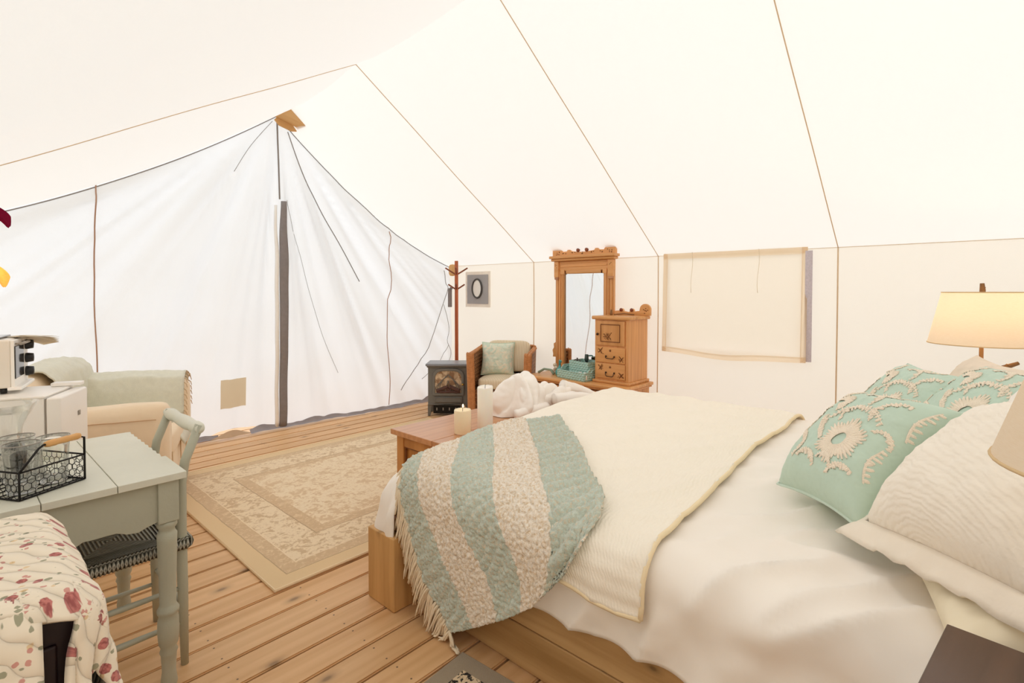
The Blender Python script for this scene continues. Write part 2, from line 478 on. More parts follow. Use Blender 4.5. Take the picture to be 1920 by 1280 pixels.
# top edge seam
for a, b in ((XL, XM), (XM, XR)):
    m = MB(); m.tube([V(lerp(a, b, i / 40), yback(lerp(a, b, i / 40), ytop(lerp(a, b, i / 40)) - .01) - .004, ytop(lerp(a, b, i / 40)) - .012) for i in range(41)], .0045, 6)
    m.build('seam', M['dseam'], wb, True)
def cord(pts, r, mat, name='seam', off=.008, n=26):
    m = MB(); out = []
    for i in range(n + 1):
        t = i / n * (len(pts) - 1); k = min(int(t), len(pts) - 2); f = t - k
        p = [pts[max(0, min(len(pts) - 1, k + d))] for d in (-1, 0, 1, 2)]
        q = []
        for c in (0, 1):
            a0, a1, a2, a3 = [w[c] for w in p]
            q.append(.5 * ((2 * a1) + (-a0 + a2) * f + (2 * a0 - 5 * a1 + 4 * a2 - a3) * f * f + (-a0 + 3 * a1 - 3 * a2 + a3) * f ** 3))
        x, z = q
        out.append(V(x, yback(x, z) - off, z))
    m.tube(out, r, 6); return m.build(name, mat, wb, True)
cord([(.828, 2.235), (.815, 2.0), (.815, 1.4), (.83, .7), (.83, .1)], .0055, M['bseam'])
cord([(2.245, 3.08), (2.255, 2.7), (2.262, 2.3)], .008, M['dseam'])
cord([(2.2, 3.05), (2.0, 2.78), (1.84, 2.5)], .0025, M['dseam'])
cord([(2.35, 2.98), (2.5, 2.6), (2.72, 2.2), (3.0, 1.75), (3.15, 1.5)], .0045, M['dseam'])
cord([(2.33, 2.3), (2.5, 1.7), (2.7, 1.0), (2.9, .5)], .002, M['dseam'])
cord([(3.53, 2.09), (3.53, 2.0), (3.50, 1.85), (3.53, 1.6), (3.51, 1.2), (3.52, .8), (3.54, .4), (3.53, .05)], .0045, M['bseam'])
# zipped door seam: grey facing strip and white zip strip
def strip(x0, x1, z0, z1, off, mat, name, wob=.0):
    m = MB()
    def fn(u, v):
        z = lerp(z0, z1, v); w = wob * nz(z * 2.2, x0 * 9)
        taper = 1 - .35 * ss(.7, 1, v)
        x = lerp(x0, lerp(x0, x1, taper), u) + w + .012 * (1 - v)
        return V(x, yback(x, z) - off - .012 * sin(pi * u), z)
    m.grid(fn, 5, 40); return m.build(name, mat, wb, True, solid=.004)
strip(2.262, 2.335, .02, 2.28, .018, M['velcro'], 'zip_facing', .012)
strip(2.222, 2.258, .02, 2.24, .012, M['white'], 'zip_strip', .014)
# tan square patch
m = MB(); m.grid(lambda u, v: V(lerp(1.735, 1.965, u), yback(lerp(1.735, 1.965, u), lerp(.285, .56, v)) - .014, lerp(.285, .56, v) + .006 * nz(u * 4, v * 4)), 14, 14)
m.build('tan_patch', M['tan'], wb, True)
# peak reinforcement of tan canvas and the ridge pole end
m = MB(); m.prism([(2.165, 3.03), (2.25, 3.13), (2.385, 2.965), (2.33, 2.955), (2.21, 2.985)], lambda a, b, t: V(a, t, b), 5.02, 5.04); m.build('peak_patch', M['tan2'], wb, bevel=.004)
m = MB(); m.prism([(2.17, 3.06), (2.25, 3.15), (2.4, 3.0)], lambda a, b, t: V(a, t, b - .07 * (5.05 - t)), 4.86, 5.03); m.build('peak_patch', M['tan2'], wb, bevel=.004)
# loose rope hanging near the corner
for pts, r in (([(4.36, 1.66), (4.38, 1.5), (4.42, 1.42), (4.3, 1.2), (4.1, .75), (3.9, .45), (3.7, .2)], .004),
               ([(4.33, 1.22), (4.4, .95), (4.38, .75), (4.43, .6), (4.36, .35), (4.3, .1)], .003),
               ([(4.4, .7), (4.2, .45), (4.0, .3)], .003)):
    cord(pts, r, M['dseam'], 'rope', .02)

# long wall on the right: three bays of canvas with seams, window with rolled flap
wr = thing('wall_right', 'cream canvas long wall with tan seams', 'wall', kind='structure')
def xw(y, z):
    x = XR + .03 * bay(y) * (1 - z / EAVE) * .6
    x += .012 * nz(y * 1.6, z * .8, 5) * (1 - abs(2 * z / EAVE - 1))
    for s in SE[1:-1]:
        d = y - s
        x += .008 * nz(abs(d) * 9, z * 1.2 + d, 2) * math.exp(-abs(d) * 3)
    return x
for a, b in zip(SE[1:], SE[:-1]):
    if a < 1.5 < b:      # bay with the window opening
        ys = [a + (1.03 - a) * k / 5 for k in range(5)] + [1.03 + 1.08 * k / 18 for k in range(18)] + [2.11 + (b - 2.11) * k / 4 for k in range(5)]
        zs = [-.01 + .91 * k / 14 for k in range(14)] + [.90 + .79 * k / 12 for k in range(12)] + [1.69, EAVE]
        m = MB(); m.v = [V(xw(y, z), y, z) for y in ys for z in zs]; nz_ = len(zs)
        for i in range(len(ys) - 1):
            for j in range(nz_ - 1):
                if 1.02 < (ys[i] + ys[i + 1]) / 2 < 2.11 and .90 < (zs[j] + zs[j + 1]) / 2 < 1.69: continue
                m.f.append((i * nz_ + j, (i + 1) * nz_ + j, (i + 1) * nz_ + j + 1, i * nz_ + j + 1))
    else:
        m = MB(); m.grid(lambda u, v: V(xw(lerp(a, b, u), lerp(-.01, EAVE, v)), lerp(a, b, u), lerp(-.01, EAVE, v)), 30, 26)
    m.build('canvas_panel', M['wallc'], wr, True)
for y in SE[1:-1]:
    m = MB(); m.tube([V(xw(y, z / 20 * EAVE) - .004, y, z / 20 * EAVE) for z in range(21)], .005, 6); m.build('seam', M['seam'], wr, True)
m = MB(); m.tube([V(XR - .004, lerp(YF, YB, i / 30), EAVE) for i in range(31)], .003, 6); m.build('eave_seam', M['flap'], wr, True)

wl = MB(); wl.grid(lambda u, v: V(XL - .02 * sin(pi * v), lerp(YF, YB, u), lerp(-.01, EAVE, v)), 30, 10)
tag(wl.build('wall_left', M['wallc'], smooth=True), 'plain cream canvas long wall beside the table', 'wall', kind='structure')
wf = MB()
def ffn(u, v):
    x = lerp(XL, XR, u); t = (x - XM) / (XR - XM) if x > XM else (XM - x) / (XM - XL)
    z = lerp(-.01, (roof_r if x > XM else roof_l)(t, YF).z, v)
    return V(x, YF - .03 * abs(nz(x * 2.5, z * .5)), z)
wf.grid(ffn, 60, 20)
tag(wf.build('wall_front', M['wallc'], smooth=True), 'cream canvas end wall behind the bed head', 'wall', kind='structure')

# window flap
def wpt(u, v, off=0.0):
    y = lerp(2.16, .985, u); z = lerp(.845 - .02 * sin(u * 4), 1.735, v) + .012 * nz(u * 3, v * 3)
    bulge = .03 + .02 * sin(pi * u) * (1 - v)
    return V(XR - .008 - bulge * (1 - v * .8) - off, y, z - (.018 * u * (1 - v)))
win = thing('window_1', 'cream canvas window flap with tan bound edges, rolled down', 'window', kind='structure')
m = MB(); m.grid(lambda u, v: wpt(lerp(.03, .97, u), lerp(.045, .94, v)), 20, 16); m.build('flap', M['flap'], win, True)
BW = .045
for (u0, u1, v0, v1) in ((0, 1, 1 - BW * 1.4, 1), (0, 1, 0, BW * 1.1), (0, BW * .75, 0, 1), (1 - BW * .75, 1, 0, 1)):
    m = MB(); m.grid(lambda u, v: wpt(lerp(u0, u1, u), lerp(v0, v1, v), .005 + .004 * abs(nz(u * 9, v * 9, u0))), 18, 12)
    m.build('binding', M['bind'], win, True)
m = MB(); m.grid(lambda u, v: V(XR - .03, lerp(1.0, .95, u), lerp(.85, 1.70, v)), 2, 4); m.build('netting', M['greyhem'] if False else plain('lilac_netting', '#cfc7cf', .9, .2, 90), win)
for u in (.23, .70):
    m = MB(); m.tube([wpt(u + .006 * sin(k), 1 - k * .065, .012) for k in range(7)], .0018, 5); m.build('tie_cord', M['paper'], win, True)

# stove jack in the right wall
sj = thing('stove_jack', 'grey fireproof square with a black oval ring sewn into the canvas wall', 'stove jack', (XR - .012, 4.615, 1.20))
m = MB(); m.box((.002, 0, .215), (.004, .44, .44)); m.build('canvas_border', plain('jack_border_canvas', '#f4ebdf', .9), sj, bevel=.002)
m = MB(); m.grid(lambda u, v: V(-.004 - .006 * abs(nz(u * 3, v * 3)), lerp(.185, -.185, u), lerp(.035, .395, v)), 16, 16); m.build('grey_panel', plain('grey_fireproof_cloth', '#a7a5a6', .8, .1, 8), sj, True)
m = MB(); m.tube([(-.014, .082 * cos(a * pi / 18), .225 + .115 * sin(a * pi / 18)) for a in range(36)], .011, 8, True); m.build('ring', plain('black_ring', '#4d4a48', .6), sj, True)
m = MB(); m.prism([(.075 * cos(a * pi / 14), .108 * sin(a * pi / 14)) for a in range(28)], lambda a, b, t: V(t, a, b + .225), -.012, -.008); m.build('disc', plain('jack_disc_canvas', '#faf6ef', .9), sj)

# rafter end and bracket in the corner
m = MB(); m.blob((4.40, 5.02, 1.66), (.035, .05, .075), 12, 8, .6); tag(m.build('rafter_cap', M['tan2'], smooth=True, origin='base'), 'tan leather rafter cap in the tent corner behind the coat rack', 'rafter cap')
m = MB(); m.box((4.34, 5.0, 1.31), (.05, .03, .24)); m.box((4.35, 4.985, 1.43), (.03, .03, .03)); tag(m.build('hanging_box', M['velcro'], bevel=.006, origin='base'), 'narrow dark grey box hanging beside the coat rack', 'box')

# ------------------------------------------------------------------ rugs
def m_rug():
    g = G('beige_floral_rug'); P = g.coord(); x, y, z = g.sep(P)[:3]
    W, H = 2.55, 2.07
    ax = g.math('SUBTRACT', W / 2, g.math('ABSOLUTE', x)); ay = g.math('SUBTRACT', H / 2, g.math('ABSOLUTE', y))
    d = g.math('MINIMUM', ax, ay)
    n = g.noise(P, 11, 4, .6, 1.2); n2 = g.noise(P, 34, 4, .65, .8); v = g.vor(P, 9, 'SMOOTH_F1')
    f = g.math('ADD', g.math('MULTIPLY', n, .5), g.math('ADD', g.math('MULTIPLY', n2, .5), g.math('MULTIPLY', v, .12)))
    cream, tan, dk = srgb('#ecd6b4'), srgb('#d4b48c'), srgb('#c9a880')
    field = g.ramp(f, [(.49, tan), (.56, cream), (.63, srgb('#efdcbd')), (.70, srgb('#d8ba92'))])
    wide = g.ramp(f, [(.49, srgb('#c8a880')), (.56, cream), (.63, cream), (.70, srgb('#cdae87'))])
    fine = g.noise(P, 38, 3, .6, .8)
    band = g.ramp(fine, [(.42, dk), (.54, srgb('#cfaf87')), (.66, srgb('#e2c7a0'))])
    wob = g.math('MULTIPLY', g.math('SUBTRACT', g.noise(P, 9, 2), .5), .012)
    d = g.math('ADD', d, wob)
    def lt(a): return g.math('LESS_THAN', d, a)
    c = field
    c = g.mix(lt(.49), c, band); c = g.mix(lt(.415), c, srgb('#a98a66')); c = g.mix(lt(.409), c, wide)
    c = g.mix(lt(.19), c, cream); c = g.mix(lt(.184), c, band); c = g.mix(lt(.106), c, srgb('#b1916a')); c = g.mix(lt(.100), c, srgb('#dfc091'))
    fade = g.noise(P, 1.6, 3)
    c = g.mix(g.math('MULTIPLY', fade, .35), c, cream)
    pile = g.noise(P, 380, 2)
    return g.done(g.pbsdf(c, .95, g.bump(pile, .5, .004), 0, .1, .25))
rug = thing('rug', 'large faded beige floral area rug with plain tan border', 'rug', (1.005 + 1.275, 2.387 + 1.035, .0))
m = MB(); m.box((0, 0, .005), (2.53, 2.05, .010)); m.build('pile', m_rug(), rug, bevel=.004)
m = MB(); a, b = 1.269, 1.029
m.tube([(-a, -b, .007), (a, -b, .007), (a, b, .007), (-a, b, .007)], .0085, 6, True); m.build('edge_binding', plain('rug_binding', '#ead3ae', .9, .1, 60), rug)

def m_rug2():
    g = G('black_cream_rug_pattern'); P = g.coord(); x, y, z = g.sep(P)[:3]
    dx = g.math('ABSOLUTE', x); dy = g.math('ABSOLUTE', y)
    n = g.noise(P, 30, 3, .6, 1.5)
    scroll = g.ramp(n, [(.46, srgb('#1d1713')), (.52, srgb('#d9c2a0'))])
    e = g.math('MINIMUM', g.math('SUBTRACT', .30, dx), g.math('SUBTRACT', .45, dy))
    c = g.mix(g.math('LESS_THAN', e, .07), scroll, srgb('#9a8b76'))
    return g.done(g.pbsdf(c, .95, g.bump(g.noise(P, 300, 2), .5, .004), 0, .1, .2))
m = MB(); m.box((0, 0, .006), (.6, .9, .012)); o = m.build('bedside_rug', m_rug2(), bevel=.004); o.location = (1.05, .98, 0); o.rotation_euler = (0, 0, radians(4))
tag(o, 'small black and cream scrolled rug beside the bed rail', 'rug')

# ------------------------------------------------------------------ bed
bed = thing('bed', 'timber platform bed with square corner post and stacked plank rails', 'bed', (2.32, .85, 0))
def L(x, y, z): return V(x - 2.32, y - .85, z)
def bbox(name, a, b, mat, bev=.006):
    m = MB(); m.span(L(*a), L(*b)); return m.build(name, mat, bed, bevel=bev)
bbox('post', (1.287, 1.855, 0), (1.415, 2.055, .322), M['bedpost'])
bbox('post', (3.22, 1.855, 0), (3.35, 2.055, .322), M['bedpost'])
bbox('post', (1.355, -.2, 0), (1.415, -.0, .322), M['bedpost'])
bbox('post', (3.22, -.2, 0), (3.35, -.0, .322), M['bedpost'])
for k in range(2):
    z0, z1 = k * .162 + .001, k * .162 + .16
    bbox('rail', (1.412, .0, z0), (1.46, 1.86, z1), M['bedwood'])
    bbox('rail', (3.18, .0, z0), (3.225, 1.86, z1), M['bedwood'])
    bbox('foot_rail', (1.41, 1.99, z0), (3.22, 2.035, z1), M['chestt'])
    bbox('head_rail', (1.41, -.17, z0), (3.22, -.12, z1), M['chestt'])
bbox('slat_base', (1.44, -.12, .25), (3.2, 1.98, .30), M['bedwood'])
bbox('mattress', (1.47, -.12, .30), (3.17, 1.93, .56), M['duvet'], .07)

def drape(u, v, off=0.0, x0=1.5, x1=3.13, y0=-.16, y1=1.86, R=.11):
    cx = clamp(u, x0, x1); cy = clamp(v, y0, y1); ox = u - cx; oy = v - cy; d = hypot(ox, oy)
    r = R + off; a = min(d / r, pi / 2); ex = max(d - r * pi / 2, 0)
    top = .60 + .085 * ss(1.45, 2.6, cx)
    h = r * sin(a) + .04 * ex; z = top - R + r * cos(a) - ex
    if d < 1e-9: return V(cx, cy, z)
    return V(cx + ox / d * h, cy + oy / d * h, z)
def ddepth(u, v):   # 0 on top, grows down the side
    return max(0, hypot(u - clamp(u, 1.5, 3.13), v - clamp(v, -.16, 1.86)) - .1)
def drape_n(u, v, off):
    e = .01; a = drape(u - e, v, off); b = drape(u + e, v, off); c = drape(u, v - e, off); d = drape(u, v + e, off)
    n = (b - a).cross(d - c)
    return n.normalized() if n.length > 1e-12 else V(0, 0, 1)
def ridge(x): return 1 - abs(x)

# duvet
def duv(u, v):
    U = lerp(1.13, 3.5, u); Vv = lerp(-.15, 2.2, v)
    dd = ddepth(U, Vv)
    if U < 1.5: U += .05 * nz(Vv * 2.3, 1.7) * clamp((1.5 - U) / .35)
    p = drape(U, Vv, 0)
    n = drape_n(U, Vv, 0)
    a = Vv * 13 + 3 * nz(U * 2, Vv * 2, 1)
    w = .011 * ridge(nz(U * 4.0 + Vv * 1.5, Vv * 4.5, 2.2)) ** 3 + .008 * nz(U * 11, Vv * 11, 5)
    w += .045 * ss(0, .25, dd) * (ridge(nz(Vv * 5 + U * 2.0, 4, U * .8)) ** 3 - .75)
    w += .036 * ss(-.1, .25, .65 - Vv) * ridge(nz(U * 5 + Vv * 3, Vv * 2.5, 9)) ** 4
    return p + n * w
m = MB(); m.grid(duv, 190, 170)
duvet = tag(m.build('duvet', M['duvet'], smooth=True, origin='base', solid=.018, offset=-1), 'puffy white duvet covering the whole bed', 'duvet')
# loose corner of the duvet spilling over the bed post
def dcorner(a, b):
    th = lerp(radians(60), radians(195), a); c = V(1.445, 1.915, 0)
    r = lerp(.05, lerp(.165, .150, a), sin(b * pi / 2) ** .7); sq = max(abs(cos(th)), abs(sin(th)))
    z = .56 - .10 * b - (.17 + .10 * sin(pi * a) ** 2 + .03 * nz(a * 6, 3)) * b ** 1.6
    p = c + V(cos(th), sin(th), 0) * r / (sq ** .6) + V(0, 0, z)
    return p + V(cos(th), sin(th), .2) * (.014 * nz(a * 7, b * 3, 3) + .012 * sin(a * 22) * b) - duvet.location
m = MB(); m.grid(dcorner, 36, 24); m.build('loose_corner', M['duvet'], duvet, True, solid=.012, offset=-1)

# cream quilt across the foot half
qt = thing('quilt', 'cream stitched quilt spread across the foot half of the bed', 'quilt', (2.3, 1.3, .3))
QO = V(2.3, 1.3, .3)
def qlt(u, v, off=.022):
    Vv = lerp(.725, 2.1, v); U = lerp(1.235 + .03 * nz(Vv * 3, 5), 3.38, u)
    Vv += .02 * nz(U * 2, 3) * (1 - v)
    if u < .08: Vv += .0
    p = drape(U, Vv, off); n = drape_n(U, Vv, off)
    w = .006 * nz(U * 3, Vv * 3, 7) + .0045 * nz(U * 14, Vv * 14, 1)
    ch = .006 * abs(sin(U * 60)) * (1 - ss(1.36, 1.42, U))       # channel stitching on the border
    return p + n * (w + .013 * ridge(nz(U * 4.0 + Vv * 1.5, Vv * 4.5, 2.2)) ** 3 + ch) - QO
m = MB(); m.grid(qlt, 170, 120); m.build('quilt_body', M['quilt'], qt, True, solid=.012)
m = MB(); m.tube([qlt(i / 60, 0, .022) for i in range(61)], .0085, 6)
m.tube([qlt(0, i / 40, .022) for i in range(41)], .0085, 6); m.build('binding', plain('quilt_binding_cotton', '#f0ddb8', .85, .04), qt, True)

# striped throw with fringe (Coons patch laid over the bed edge)
def poly(pts, t):
    L_ = [0]
    for a, b in zip(pts, pts[1:]): L_.append(L_[-1] + hypot(b[0] - a[0], b[1] - a[1]))
    s = t * L_[-1]
    for i in range(len(pts) - 1):
        if s <= L_[i + 1] + 1e-9:
            f = (s - L_[i]) / max(1e-9, L_[i + 1] - L_[i]); return V(lerp(pts[i][0], pts[i + 1][0], f), lerp(pts[i][1], pts[i + 1][1], f))
    return V(*pts[-1])
EL = [(1.42, 2.0), (1.38, 1.95), (1.27, 1.89), (1.15, 1.82), (.94, 1.70), (.81, 1.52)]
ER = [(2.24, 1.68), (2.06, 1.48), (1.91, 1.31), (1.71, 1.13), (1.56, .97), (1.44, .91), (1.33, .93), (1.24, .98)]
ET = [(1.42, 2.0), (1.65, 2.02), (2.0, 1.94), (2.24, 1.68)]
EH = [(.81, 1.52), (.89, 1.38), (.98, 1.24), (1.07, 1.12), (1.24, .98)]
def coons(a, t):
    l, r, tp, h = poly(EL, t), poly(ER, t), poly(ET, a), poly(EH, a)
    bil = V(*EL[0]).lerp(V(*ER[0]), a).lerp(V(*EL[-1]).lerp(V(*ER[-1]), a), t)
    return l.lerp(r, a) + tp.lerp(h, t) - bil
TO = V(1.5, 1.4, 0.05)
def thr(a, t, off=.05, nub=1.0):
    q = coons(a, t); p = drape(q.x, q.y, off); n = drape_n(q.x, q.y, off)
    k = int(a * 5 - 1e-6)
    amp = .012 if k in (1, 3) else .010
    w = amp * nub * (nz(q.x * 75, q.y * 75, k * 3) * .8 + .5 * nz(q.x * 140, q.y * 140, 2))
    if k == 4: w += .010 * nub * sin((q.x * .6 + q.y) * 75 + 4 * nz(q.x * 6, q.y * 6))
    if k in (0, 2): w += .004 * nub * sin((q.x * .6 + q.y) * 90 + 5 * nz(q.x * 6, q.y * 6))
    p = p + n * (w + .012 * nz(q.x * 5, q.y * 5, 3))
    if a > .93 and t > .25: p = p + n * .02 * ss(.93, 1, a)
    return p - TO
def m_throw():
    g = G('striped_loop_throw'); P = g.coord(); uv = g.coord('UV'); u = g.sep(uv)[0]
    s = g.math('MODULO', g.math('MULTIPLY', u, 2.5), 1.0)
    w = g.noise(P, 60, 2); st = g.math('GREATER_THAN', g.math('ADD', s, g.math('MULTIPLY', g.math('SUBTRACT', w, .5), .03)), .5)
    n = g.noise(P, 95, 3, .6)
    aq = g.ramp(n, [(.38, srgb('#d8cfb8')), (.49, srgb('#c6d0c3')), (.68, srgb('#d6dfd3'))])
    cr = g.ramp(n, [(.36, srgb('#e2cbab')), (.5, srgb('#f6e9d7')), (.7, srgb('#fcf5ea'))])
    c = g.mix(st, aq, cr)
    return g.done(g.pbsdf(c, .95, g.bump(g.noise(P, 260, 3), .7, .006), 0, .1, .3))
throw = thing('throw_blanket', 'nubbly throw blanket with aqua and cream stripes and a fringed edge', 'blanket', TO)
m = MB(); m.grid(thr, 230, 230, uvf=lambda a, t: (a, t)); m.build('woven_body', m_throw(), throw, True, solid=.008)
# fringe tassels along the left edge
M['fringe'] = plain('cream_fringe_yarn', '#ead9bd', .95, .12, 80, .5, 300)
NT = 52
for i in range(NT):
    t = (i + .5) / NT
    p = thr(0, t, .05, 0); q = coons(0, t); n = drape_n(q.x, q.y, .05)
    tl = thr(.05, t, .05, 0); out = (p - tl).normalized()
    ln = random.uniform(.09, .14) * (1.15 if t > .9 else 1)
    m = MB()
    for s in range(5):
        dv = out * 1.0 + n * random.uniform(.05, .35) + V(random.uniform(-.3, .3), random.uniform(-.3, .3), random.uniform(-.6, -.2))
        pts = []; c = p + V(random.uniform(-.004, .004), random.uniform(-.004, .004), 0)
        d = dv.normalized()
        for k in range(6):
            pts.append(c.copy())
            g_ = V(0, 0, -1); d = (d * .72 + g_ * .28 + V(random.uniform(-.12, .12), random.uniform(-.12, .12), 0)).normalized()
            c = c + d * ln / 5
            zf = c.z + TO.z
            if zf < .012: c.z = .012 - TO.z
        m.tube(pts, [.0042, .0045, .004, .004, .0035, .002], 5)
    m.build('tassel', M['fringe'], throw, True)
# long knotted corner tassel reaching the floor
m = MB(); p = thr(0, 1, .05, 0)
for s in range(4):
    m.tube([p + V(random.uniform(-.008, .008) - .004 * k, -.012 * k + random.uniform(-.01, .01), -min(.0, 0) - .0) + V(0, 0, max(-.02 * k, -(p.z + TO.z) + .014)) for k in range(7)], .005, 5)
m.build('tassel', M['fringe'], throw, True)

# ------------------------------------------------------------------ pillows
def pillow_frame(base, yaw, tilt, roll=0.0):
    ex = V(cos(yaw), sin(yaw), 0); n0 = V(-sin(yaw), cos(yaw), 0)
    ey = (-n0 * cos(tilt) + V(0, 0, 1) * sin(tilt)).normalized(); ez = (n0 * sin(tilt) + V(0, 0, 1) * cos(tilt)).normalized()
    R = Matrix((ex, ey, ez)).transposed()
    if roll: R = R @ Matrix.Rotation(roll, 3, 'Z')
    return R
def psurf(w, h, T, u, v, s, seed=0, wr=.006, pinch=.09):
    x = w / 2 * u * (1 - pinch * (1 - v * v) * abs(u) ** 2); y = h / 2 * v * (1 - pinch * (1 - u * u) * abs(v) ** 2)
    k = max(0, (1 - abs(u) ** 3.2)) * max(0, (1 - abs(v) ** 3.2))
    z = s * T / 2 * k ** .55
    e = max(abs(u), abs(v))
    z += wr * ridge(nz(u * 3 + seed, v * 3, s)) ** 2 * (k ** .4) + wr * .8 * nz(u * 9, v * 9 + seed, s) * (k ** .3)
    return V(x, y, z)
def pillow(name, label, base, yaw, tilt, w, h, T, mat, roll=0.0, seed=0, flange=0.0, piping=True, motif=None, wr=.006, pinch=.09, cat='pillow', pmat=None, group=None):
    R = pillow_frame(base, yaw, tilt, roll)
    R0 = pillow_frame(base, yaw, tilt, 0)
    t = thing(name, label, cat, base, 0, group)
    c = R0 @ V(0, h / 2, 0)
    def W(p): return R @ p + c
    m = MB()
    for s in (1, -1):
        m.grid(lambda a, b: W(psurf(w, h, T, 2 * a - 1, 2 * b - 1, s, seed, wr, pinch)), 40, 40)
    m.build('cover', mat, t, True, weld=True)
    rim = []
    for i in range(80):
        q = i / 80 * 4; k = int(q); f = 2 * (q - k) - 1
        u, v = ((f, -1), (1, f), (-f, 1), (-1, -f))[k]
        rim.append(psurf(w, h, T, u, v, 1, seed, 0, pinch))
    if piping:
        m = MB(); m.tube([W(p) for p in rim], .0055, 6, True); m.build('piping', pmat or M['piping'], t, True)
    if flange:
        m = MB()
        def fl(a, b):
            i = int(a * 80) % 80; p = rim[i]; d = V(p.x / (w / 2), p.y / (h / 2), 0)
            # push outwards square
            o = V(clamp(d.x * 8, -1, 1) if abs(d.x) > .85 else 0, clamp(d.y * 8, -1, 1) if abs(d.y) > .85 else 0, 0)
            z = .016 * nz(i * .35, seed, b) * b + .006 * sin(i * 1.7) * b
            return W(p + o * flange * b + V(0, 0, z - .02 * b * b))
        m.grid(fl, 80, 5, cu=True); m.build('flange', M['flange'], t, True, solid=.008)
    if motif:
        m = MB()
        for pts, w0 in motif:
            n = 7
            path = []
            for i in range(n + 1):
                q = poly(pts, i / n); path.append(q)
            # smooth
            for _ in range(3):
                path = [path[0]] + [(path[i - 1] + path[i] * 2 + path[i + 1]) / 4 for i in range(1, n)] + [path[-1]]
            rows = []
            for i in range(n + 1):
                d = (path[min(n, i + 1)] - path[max(0, i - 1)]); d = V(-d.y, d.x).normalized() if d.length > 1e-6 else V(1, 0)
                wd = w0 * (sin(pi * clamp(.12 + .8 * i / n, .04, .96)) ** .6)
                row = []
                for j in range(5):
                    e = (j / 2 - 1)
                    a = path[i] + d * wd * e
                    a = V(clamp(a.x, -.97, .97), clamp(a.y, -.97, .97))
                    row.append(W(psurf(w, h, T, a.x, a.y, 1, seed, wr, pinch) + V(0, 0, .003 * (1 - e * e) + .0012)))
                rows.append(row)
            m.add([p for r_ in rows for p in r_], [(i * 5 + j, (i + 1) * 5 + j, (i + 1) * 5 + j + 1, i * 5 + j + 1) for i in range(n) for j in range(4)])
        m.build('embroidery', M['embro'], t, True)
    return t
def arc(cx, cy, r, a0, a1, n=8, sx=1.0): return [(cx + sx * r * cos(lerp(a0, a1, i / n)), cy + r * sin(lerp(a0, a1, i / n))) for i in range(n + 1)]
def rays(cx, cy, r0, r1, a0, a1, n, w=.020, lobes=0):
    out = []
    for k in range(n):
        th = lerp(a0, a1, (k + .5) / n); rr = r1 * (1 if not lobes else .72 + .28 * abs(sin(lobes * th / 2)))
        out.append(([(cx + r0 * cos(th), cy + r0 * sin(th)), (cx + (r0 + rr) / 2 * cos(th), cy + (r0 + rr) / 2 * sin(th)), (cx + rr * cos(th), cy + rr * sin(th))], w))
    return out
def frond(pts, ln, n, w=.02):
    out = [(pts, .014)]
    for k in range(n):
        t = (k + .5) / n; p = poly(pts, t); q = poly(pts, min(1, t + .03)); d = (q - p)
        if d.length < 1e-5: continue
        d = d.normalized(); nn = V(-d.y, d.x); l = ln * (.55 + .45 * sin(pi * t)) * (1 - .3 * abs(sin(3 * pi * t)))
        out.append(([tuple(p), tuple(p + (nn * .9 + d * .35) * l * .5), tuple(p + (nn * .9 + d * .35) * l)], w))
    return out
MOT = rays(-.28, -.2, .11, .40, 0, 2 * pi, 40, .024, 6) + rays(.42, .42, .06, .24, .3, 4.2, 20, .02, 4)
for pts, ln, n in ((arc(-.2, -.1, .56, .2, 2.5), .16, 18), (arc(.38, .05, .42, -1.3, .9), .16, 16), (arc(.05, .60, .26, .6, 3.6), .15, 16), (arc(-.62, .42, .28, -.9, 1.9), .15, 14),
                   (arc(-.62, -.72, .24, .0, 2.2), .13, 12), (arc(.15, -.74, .26, .4, 2.9), .14, 14), ([(-.9, -.55), (-.8, -.3), (-.86, -.05)], .12, 8), ([(-.5, .9), (-.2, .76), (.1, .88)], .13, 10), ([(-.93, .2), (-.86, .5), (-.92, .8)], .1, 8)):
    MOT += frond(pts, ln, n)
for pts, ln, n in ((arc(.62, -.45, .26, 1.4, 4.2), .14, 14), (arc(-.05, .25, .2, -1.0, 2.4), .13, 12), (arc(.7, .75, .2, 2.0, 5.0), .12, 10), ([(.1, -.3), (.3, -.15), (.42, .12)], .14, 12), (arc(-.75, .02, .16, .4, 3.4), .1, 10), (arc(-.25, -.62, .18, .3, 3.0), .12, 12)):
    MOT += frond(pts, ln, n)

pillow('aqua_pillow', 'aqua pillow with beige flower embroidery lying frontmost against the quilted sham', (1.91, .41, .70), radians(40), radians(43), .42, .47, .24, M['aqua'], roll=radians(-6), seed=1, motif=MOT)
pillow('aqua_pillow', 'aqua embroidered pillow farthest along the bed, nearest the canvas wall', (2.55, .36, .72), radians(34), radians(48), .48, .46, .19, M['aqua'], seed=4, motif=MOT)
pillow('aqua_pillow', 'aqua embroidered pillow half hidden behind the quilted sham', (2.30, .13, .79), radians(34), radians(42), .48, .46, .19, M['aqua'], seed=9, motif=MOT)
pillow('quilted_sham', 'large cream quilted sham with a wide flat border, nearest the dark nightstand', (1.62, .10, .76), radians(37), radians(35), .46, .52, .28, M['sham'], roll=radians(-10), seed=12, flange=.065, piping=False, wr=.008, pinch=.03)
pillow('linen_pillow', 'pale beige patterned pillow behind the aqua pillows below the lamp', (2.72, .10, .74), radians(20), radians(62), .55, .42, .18, plain('beige_damask', '#e9d9c6', .85, .12, 18, .4, 30), seed=15, piping=False)
pillow('bed_pillow', 'ivory pillow lying flat at the bed edge under the quilted sham', (1.60, .09, .655), radians(14), radians(6), .50, .55, .14, M['yellowcase'], seed=17, piping=False, wr=.014, pinch=.03)
